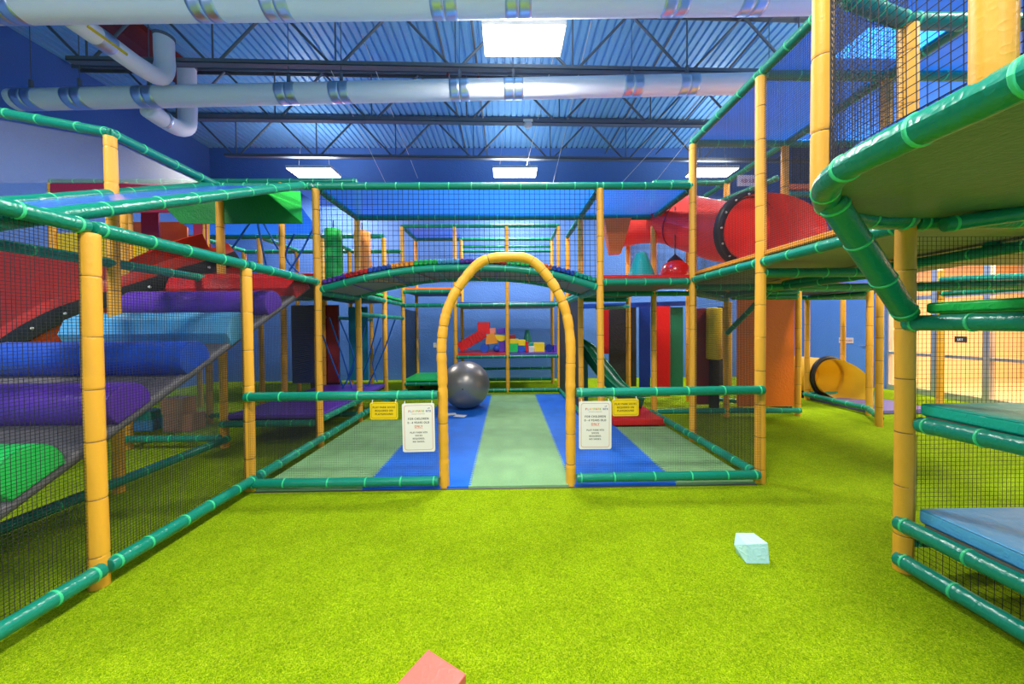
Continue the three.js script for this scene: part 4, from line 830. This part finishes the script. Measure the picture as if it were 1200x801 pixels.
// --- jigsaw foam mats
{
  const z0 = 3.305, tooth = (x, za, zb, up) => { const o = []; const n = Math.round((zb - za) / 0.05); for (let k = 0; k < n; k++) { const z = za + k * 0.05; o.push([x - 0.011, z + 0.003], [x - 0.014, z + 0.022], [x + 0.011, z + 0.027], [x + 0.014, z + 0.047]); } if (!up) o.reverse(); return o; };
  const mat = (xa, xb, jl, jr, zb, m, label) => {
    const s = new THREE.Shape(), g = 0.0008, pts = [...(jl ? tooth(xa, z0, zb, true).map(([x, z]) => [x + g, z]) : [[xa, z0], [xa, zb]]), ...(jr ? tooth(xb, z0, zb, false).map(([x, z]) => [x - g, z]) : [[xb, zb], [xb, z0]])];
    pts.forEach(([x, z], k) => k ? s.lineTo(x, z) : s.moveTo(x, z)); s.closePath();
    const e = new THREE.ExtrudeGeometry(s, { depth: 0.02, bevelEnabled: false }); e.rotateX(-Math.PI / 2); e.translate(0, 0.003, 0);
    single('foam_mat', meterUV(e), m, label, 'foam mat', 'jigsaw foam mats');
  };
  mat(-2.395, -1.385, false, true, 5.75, M.matGreen, 'pale green jigsaw mat strip beside the purple deck');
  mat(-1.385, -0.378, true, true, 7.85, M.matBlue, 'blue jigsaw mat strip under the grey ball');
  mat(-0.378, 0.607, true, true, 7.85, M.matGreen, 'pale green jigsaw mat strip running through the arch');
  mat(0.607, 1.625, true, true, 7.85, M.matBlue, 'blue jigsaw mat strip beside the red landing mat');
  mat(1.625, 2.385, true, false, 5.2, M.matGreen, 'pale green jigsaw mat strip before the red landing mat');
  single('mat_edging', boxF(-2.4, 2.39, 0, 0.006, 3.285, 3.302), std(C(0.10, 0.085, 0.07), 0.7), 'thin dark edging strip before the foam mats', 'edging');
}
// --- exercise ball and cards
{
  const t = thing('exercise_ball', 'large dark grey exercise ball resting on the blue mat', 'ball');
  const r = 0.45, p = new THREE.SphereGeometry(r, 64, 40); p.scale(1, 0.985, 1);
  part(t, 'ball_skin', p.translate(-0.80, 0.024 + r * 0.985, -6.56), M.ball);
  part(t, 'valve_plug', new THREE.CylinderGeometry(0.012, 0.012, 0.01, 12).rotateX(Math.PI / 2).translate(-0.80, 0.46, -6.56 + r), M.black);
  base(t);
  for (const [x, z, a, l] of [[-1.02, 6.10, 0.3, 'white paper card lying flat beside the ball, tucked behind the arch'], [-0.83, 5.98, -0.25, 'white paper card lying flat before the grey ball']]) {
    const g = boxF(-0.10, 0.10, 0, 0.003, -0.07, 0.07); g.rotateY(a); g.translate(x, 0.0235, -z); single('paper_card', g, M.white, l, 'card', 'cards by the ball');
  }
}
// --- loose foam bricks on the turf
{
  const A = [-0.367, 1.542], e1 = [0.847, -0.531], e2 = [-0.537, -0.844], c = (a, b, y) => V(A[0] + e1[0] * a + e2[0] * b, y, A[1] + e1[1] * a + e2[1] * b);
  const g = new RoundedBoxGeometry(0.218, 0.10, 0.30, 3, 0.006); g.rotateY(Math.atan2(0.531, 0.847) * -1);
  const m = c(0.109, 0.15, 0);
  g.rotateY(0); g.translate(m.x, 0.05, m.z);
  single('foam_brick', meterUV(g), vinyl(C(0.86, 0.16, 0.11), 0.35, 0.0012), 'salmon red foam brick lying alone on the open turf', 'foam block');
  const pts = [V(1.530, 0.002, 2.195), V(1.676, 0.002, 2.19), V(1.535, 0.002, 2.305), V(1.70, 0.002, 2.30), V(1.536, 0.120, 2.205), V(1.680, 0.122, 2.21), V(1.553, 0.118, 2.335), V(1.672, 0.118, 2.33), V(1.518, 0.06, 2.30)];
  single('foam_brick', hull(pts), M.ice, 'pale icy blue foam block lying on the open turf', 'foam block');
}
// --- foam blocks on the back shelf
{
  const SH = 0.931, Z = 8.62;
  const blk = (x0, x1, y0, y1, z, dep, m, label, kind, tilt = 0, rest) => {
    const a = at(x0, y1, z), b = at(x1, y0, z), w = b.x - a.x, h = b.y - a.y; let g;
    if (kind === 'cyl') g = new THREE.CylinderGeometry(w / 2, w / 2, dep, 24).rotateX(Math.PI / 2);
    else if (kind === 'ball') g = new THREE.SphereGeometry(w / 2, 24, 16);
    else if (kind === 'cone') g = new THREE.CylinderGeometry(w * 0.2, w * 0.5, h, 20, 1);
    else if (kind === 'half') { const s = new THREE.Shape(); s.absarc(0, h / 2, w / 2, Math.PI, 2 * Math.PI); s.closePath(); g = new THREE.ExtrudeGeometry(s, { depth: dep, bevelEnabled: false }).translate(0, 0, -dep / 2); }
    else if (kind === 'prism') { const s = new THREE.Shape(); s.moveTo(-w / 2, -h / 2); s.lineTo(w / 2, -h / 2); s.lineTo(w * 0.28, h / 2); s.lineTo(-w * 0.32, h * 0.42); s.closePath(); g = new THREE.ExtrudeGeometry(s, { depth: dep, bevelEnabled: false }).translate(0, 0, -dep / 2); }
    else g = new RoundedBoxGeometry(w, h, dep, 2, 0.012);
    g = meterUV(g.index ? g.toNonIndexed() : g);
    if (tilt) g.rotateZ(tilt);
    let cy = (a.y + b.y) / 2; if (rest !== undefined) { g.computeBoundingBox(); cy = rest - g.boundingBox.min.y + 0.001; }
    g.translate((a.x + b.x) / 2, cy, -z);
    return single('foam_block', g, m, label, 'foam block', 'foam blocks on the back shelf');
  };
  const q = rad(30);
  // long ridged red block leaning up the pile
  const lg = []; for (let k = 0; k < 9; k++) lg.push(boxF(-0.36 + k * 0.08, -0.36 + k * 0.08 + 0.074, -0.12, 0.12, -0.12, 0.12, 0.01));
  lg.push(boxF(-0.36, 0.36, -0.11, 0.11, -0.11, 0.11));
  const lm = merge(lg); lm.rotateZ(q); lm.translate(-0.88, 1.235, -8.6); single('foam_block', lm, M.red, 'long ridged red foam block leaning up the pile', 'foam block', 'foam blocks on the back shelf');
  blk(563, 573, 404, 413.5, 8.62, 0.26, M.blue, 'blue foam cylinder lying under the pile near the post', 'cyl', 0, SH);
  blk(578, 586.5, 404, 412.5, 8.6, 0.2, M.blue, 'round blue foam ball under the orange wedge', 'ball', 0, SH);
  blk(585, 592, 399, 412, 8.65, 0.2, M.purple, 'upright purple foam block against the shelf post', '', 0, SH);
  blk(568.5, 583, 393, 405.5, 8.62, 0.24, M.amber, 'orange foam wedge on the two blue pieces', 'prism', 0.12, 1.125);
  blk(560, 574, 381, 394, 8.72, 0.26, M.red, 'plain red foam cube crowning the pile', '', 0, 1.40);
  blk(574, 581, 387, 393.5, 8.66, 0.2, M.peach, 'small pink foam block beside the red cube', '', 0.1, 1.385);
  blk(580, 594, 390, 399, 8.66, 0.24, M.yellow, 'yellow half-round foam block on the purple one', 'half', -0.08, 1.205);
  blk(583, 593, 384, 390.5, 8.7, 0.2, M.purple, 'purple foam slab topping the yellow half-round', '', 0.1, 1.375);
  blk(597, 606.5, 402.6, 412.8, 8.6, 0.24, M.green, 'green foam cube right of the shelf post', '', 0, SH);
  blk(597, 607.5, 397, 402.6, 8.6, 0.24, M.yellow, 'flat yellow foam block on the green cube', '', 0, 1.142);
  blk(596, 604, 392, 397, 8.65, 0.2, M.darkRed, 'brownish red foam slab on the flat yellow block', '', 0, 1.258);
  blk(607.5, 615, 406, 413.5, 8.55, 0.2, M.blue, 'small blue foam cylinder below a yellow cube', 'cyl', 0, SH);
  blk(607.5, 615.5, 399, 406, 8.55, 0.2, M.yellow, 'yellow foam cube on the small blue cylinder', '', 0, 1.09);
  blk(615.8, 619, 400, 412.8, 8.5, 0.14, M.red, 'narrow upright red foam bar', '', 0, SH);
  blk(619.5, 626, 406, 413.2, 8.45, 0.16, vinyl(C(0.62, 0.60, 0.58)), 'small white foam cube in front of the yellow one', '', 0, SH);
  blk(612.5, 623.8, 388, 404, 8.95, 0.3, M.darkGreen, 'dark green foam cone behind the pile', 'cone', 0, 1.13);
  blk(610, 626, 402, 412, 8.95, 0.24, M.teal, 'teal foam base under the dark green cone', '', 0, SH);
  blk(625, 637.5, 402, 413, 8.6, 0.26, M.yellow, 'large yellow foam block at the empty end of the shelf', '', 0, SH);
  blk(638.5, 647.5, 402.5, 412.5, 8.6, 0.22, M.navy, 'dark blue foam cylinder near the shelf end', 'cyl', 0, SH);
  blk(648.3, 652, 405, 413, 8.6, 0.2, M.purple, 'thin purple foam slab at the shelf end', '', 0, SH);
  // blocks behind the smoky panel under the ramp
  const b2 = (x, y, z, w, h, m, label) => single('foam_block', box(w, h, 0.26, x, y + h / 2, -z, 0.012), m, label, 'foam block', 'foam blocks behind the smoky panel');
  b2(-5.02, 0.001, 5.45, 0.42, 0.26, M.peach, 'lower salmon foam block behind the smoky vinyl panel');
  b2(-5.10, 0.262, 5.45, 0.32, 0.24, M.peach, 'upper salmon foam block behind the smoky vinyl panel');
  b2(-5.75, 0.001, 5.5, 0.62, 0.16, M.sky, 'flat light blue foam block behind the smoky vinyl panel');
  b2(-5.75, 0.162, 5.5, 0.6, 0.14, M.teal, 'flat teal foam block stacked on the light blue one');
}
// --- things on and above the slide-bay deck
{
  single('foam_cone', new THREE.CylinderGeometry(0.075, 0.23, 0.42, 24).translate(2.03, R + 0.077 + 0.21, -5.25), M.teal, 'teal foam cone standing on the red edged deck', 'cone');
  const d = thing('hanging_bumper', 'red dome bumper with dark cap hanging over the red edged deck', 'bumper');
  part(d, 'dome', new THREE.SphereGeometry(0.21, 32, 16, 0, Math.PI * 2, 0, Math.PI * 0.62).translate(2.60, 2.36, -5.35), M.redPlastic);
  part(d, 'cap', new THREE.CylinderGeometry(0.012, 0.11, 0.1, 20).translate(2.60, 2.60, -5.35), M.black);
  part(d, 'cord', tube(V(2.60, 2.62, 5.35), V(2.60, 3.38, 5.35), 0.008, 6), M.black);
  base(d);
  const o = thing('hanging_wedge', 'orange tapered foam wedge hanging from the upper beam', 'hanging bag');
  const zz = 5.62, p = [[708.5, 255.5], [740, 255], [728, 296.5], [715.5, 297]].map(([x, y]) => at(x, y, zz));
  part(o, 'wedge', hull([...p, off(p[0], 0.02, 0, 0.3), off(p[1], -0.02, 0, 0.3), off(p[2], 0, 0, 0.12), off(p[3], 0, 0, 0.12)]), M.orange);
  part(o, 'strap', tube(off(p[0], 0.3, 0, 0.15), off(p[0], 0.3, 0.05, 0.17), 0.012, 6), M.black);
  base(o);
  for (const [x, z, m, l] of [[-2.95, 5.98, 'brightGreen', 'bright green padded column hanging near the bridge end'], [-2.52, 6.12, 'brightAmber', 'orange padded column hanging near the bridge end']]) {
    const t = thing('hanging_column', l, 'hanging bag');
    part(t, 'column', sweep(linePts(V(x, 2.42, z), V(x, 3.22, z), 16), s => 0.135, 24), M[m]);
    part(t, 'strap', tube(V(x, 3.2, z), V(x, 3.38, z), 0.01, 6), M.black);
    base(t);
  }
  const yb = thing('padded_roller', 'upright yellow padded roller behind the tower net', 'roller');
  part(yb, 'roller', sweep(linePts(V(3.72, 0.95, 6.2), V(3.72, 1.85, 6.2), 8), () => 0.13, 20), M.yellow); part(yb, 'stand', boxF(3.66, 3.78, 0, 0.93, 6.14, 6.26), M.black); base(yb);
}
// --- blue climbing ropes
{
  const rope = (list, z, label, name) => {
    const t = thing('climbing_ropes', label, 'rope');
    for (const run of list) part(t, 'rope', sweep(run.length > 2 ? curvePts(run.map(([x, y, dz = 0]) => at(x, y, z + dz)), 14) : run.map(([x, y, dz = 0]) => at(x, y, z + dz)), () => 0.013, 8), M.rope);
    base(t);
  };
  rope([[[292, 262], [268, 292], [258, 276]], [[302, 262], [312, 312]], [[309, 262], [326, 292]], [[345, 274], [335, 301], [352, 322]], [[366, 270], [350, 300], [337, 320]]], 5.1, 'crossed blue ropes hanging above the red foam roll');
  rope([[[386, 372], [404, 425, 0.1], [413, 457, 0.2]], [[398, 374], [415, 425, 0.1], [400, 457, 0.2]], [[378, 392], [393, 432, 0.1], [404, 457, 0.2]], [[431, 370], [423, 400], [405, 450]], [[444, 371], [432, 420, 0.1], [424, 450, 0.2], [432, 457, 0.2]], [[463, 374], [450, 410, 0.1], [431, 452, 0.2]], [[447, 395], [437, 425], [442, 447]]], 6.4, 'slack blue climbing ropes hanging beside the bridge end');
}
// --- signs on the toddler fence
{
  const white = new THREE.Color('#f6f1e6');
  const big = textTex(512, 768, c => {
    c.fillStyle = '#f7f2ea'; c.fillRect(0, 0, 512, 768); c.strokeStyle = '#e2977e'; c.lineWidth = 7; rr(c, 34, 34, 444, 700, 44); c.stroke();
    c.textAlign = 'center'; c.textBaseline = 'middle';
    const word = 'PLAYPARK', cols = ['#d8453c', '#5a9fd4', '#f2a23a', '#f2c53a', '#8fc04a', '#e0663a', '#e8b33a', '#7ab84a']; c.font = 'bold 50px sans-serif';
    for (let k = 0; k < word.length; k++) { c.fillStyle = cols[k]; c.fillText(word[k], 112 + k * 32, 126); }
    c.fillStyle = '#2d3a8c'; c.font = 'bold 44px sans-serif'; c.fillText('NTX', 416, 126); c.fillStyle = '#6a7a9c'; c.beginPath(); c.arc(412, 84, 7, 0, 7); c.arc(432, 80, 9, 0, 7); c.fill();
    c.fillStyle = '#8a8580'; c.font = '20px sans-serif'; c.fillText('INDOOR PLAYGROUND', 256, 168);
    c.fillStyle = '#3a3735'; c.font = 'bold 47px sans-serif'; c.fillText('FOR CHILDREN', 256, 244); c.fillText('0 - 4 YEARS OLD', 256, 304);
    c.fillStyle = '#e0582c'; c.font = 'bold 50px sans-serif'; c.fillText('ONLY', 256, 366); c.fillRect(190, 392, 132, 4);
    c.fillStyle = '#403d3a'; c.font = 'bold 38px sans-serif'; ['PLAY PARK NTX', 'SOCKS', 'REQUIRED.', 'NO SHOES.'].forEach((t, k) => c.fillText(t, 256, 462 + k * 48));
  });
  const yel = textTex(512, 320, c => {
    c.fillStyle = '#f4cf08'; c.fillRect(0, 0, 512, 320); c.strokeStyle = '#8a7410'; c.lineWidth = 6; rr(c, 26, 26, 460, 268, 30); c.stroke();
    c.fillStyle = '#2a2508'; c.textAlign = 'center'; c.textBaseline = 'middle'; c.font = 'bold 50px sans-serif'; ['PLAY PARK SOCKS', 'REQUIRED ON', 'PLAYGROUND'].forEach((t, k) => c.fillText(t, 256, 98 + k * 62));
  });
  const sign = (x0, x1, y0, y1, tex, tilt, label, edge) => {
    const t = thing('notice_sign', label, 'sign'), w = x1 - x0, h = y1 - y0, r = 0.022, s = new THREE.Shape();
    s.moveTo(-w / 2 + r, -h / 2); s.lineTo(w / 2 - r, -h / 2); s.quadraticCurveTo(w / 2, -h / 2, w / 2, -h / 2 + r); s.lineTo(w / 2, h / 2 - r); s.quadraticCurveTo(w / 2, h / 2, w / 2 - r, h / 2); s.lineTo(-w / 2 + r, h / 2); s.quadraticCurveTo(-w / 2, h / 2, -w / 2, h / 2 - r); s.lineTo(-w / 2, -h / 2 + r); s.quadraticCurveTo(-w / 2, -h / 2, -w / 2 + r, -h / 2);
    const plate = part(t, 'plate', new THREE.ExtrudeGeometry(s, { depth: 0.004, bevelEnabled: false }), edge);
    const fg = new THREE.ShapeGeometry(s, 6), p = fg.attributes.position, uv = fg.attributes.uv; for (let k = 0; k < p.count; k++) uv.setXY(k, p.getX(k) / w + 0.5, p.getY(k) / h + 0.5);
    const face = part(t, 'printed_face', fg, std(C(0.86, 0.82, 0.79), 0.45, { map: tex })); face.position.z = 0.0048;
    for (const sx of [-1, 1]) part(t, 'cable_tie', tube(new THREE.Vector3(sx * w * 0.42, h / 2 - 0.012, 0.006), new THREE.Vector3(sx * w * 0.42, h / 2 + 0.02, -0.01), 0.003, 6), M.white);
    for (const k of t.children) k.position.y += h / 2;
    t.position.set((x0 + x1) / 2, y0, -(Z0 + D - 0.105)); t.rotation.z = tilt;
  };
  sign(-0.985, -0.685, 0.385, 0.84, big, 0.012, 'white toddler age rule sign hanging on the fence beside the ball', M.white);
  sign(-1.285, -1.028, 0.692, 0.855, yel, 0.0, 'yellow socks required sign hanging on the fence beside the purple deck', M.yellow);
  sign(0.662, 0.968, 0.388, 0.84, big, -0.004, 'white toddler age rule sign hanging on the fence before the red mat', M.white);
  sign(0.978, 1.228, 0.697, 0.86, yel, 0.006, 'yellow socks required sign hanging on the fence before the red mat', M.yellow);
  const rt = textTex(512, 160, c => { c.fillStyle = '#f0e4e2'; c.fillRect(0, 0, 512, 160); c.fillStyle = '#b43a3c'; c.textAlign = 'center'; c.textBaseline = 'middle'; c.font = 'bold 76px sans-serif'; c.fillText('RED SLIDE', 256, 84); });
  const t = thing('slide_sign', 'small white plate with red lettering above the red tube slide', 'sign'), a = at(864, 218, 4.5), b = at(892, 205, 4.5);
  part(t, 'plate', new THREE.BoxGeometry(b.x - a.x, b.y - a.y, 0.006), M.white);
  const fc = part(t, 'printed_face', new THREE.PlaneGeometry((b.x - a.x) * 0.97, (b.y - a.y) * 0.94), std(C(1, 1, 1), 0.5, { map: rt })); fc.position.z = 0.004;
  t.position.set((a.x + b.x) / 2, (a.y + b.y) / 2, -4.5);
}
function rr(c, x, y, w, h, r) { c.beginPath(); c.moveTo(x + r, y); c.lineTo(x + w - r, y); c.quadraticCurveTo(x + w, y, x + w, y + r); c.lineTo(x + w, y + h - r); c.quadraticCurveTo(x + w, y + h, x + w - r, y + h); c.lineTo(x + r, y + h); c.quadraticCurveTo(x, y + h, x, y + h - r); c.lineTo(x, y + r); c.quadraticCurveTo(x, y, x + r, y); c.closePath(); }

scene.updateMatrixWorld(true);
renderer.render(scene, camera);
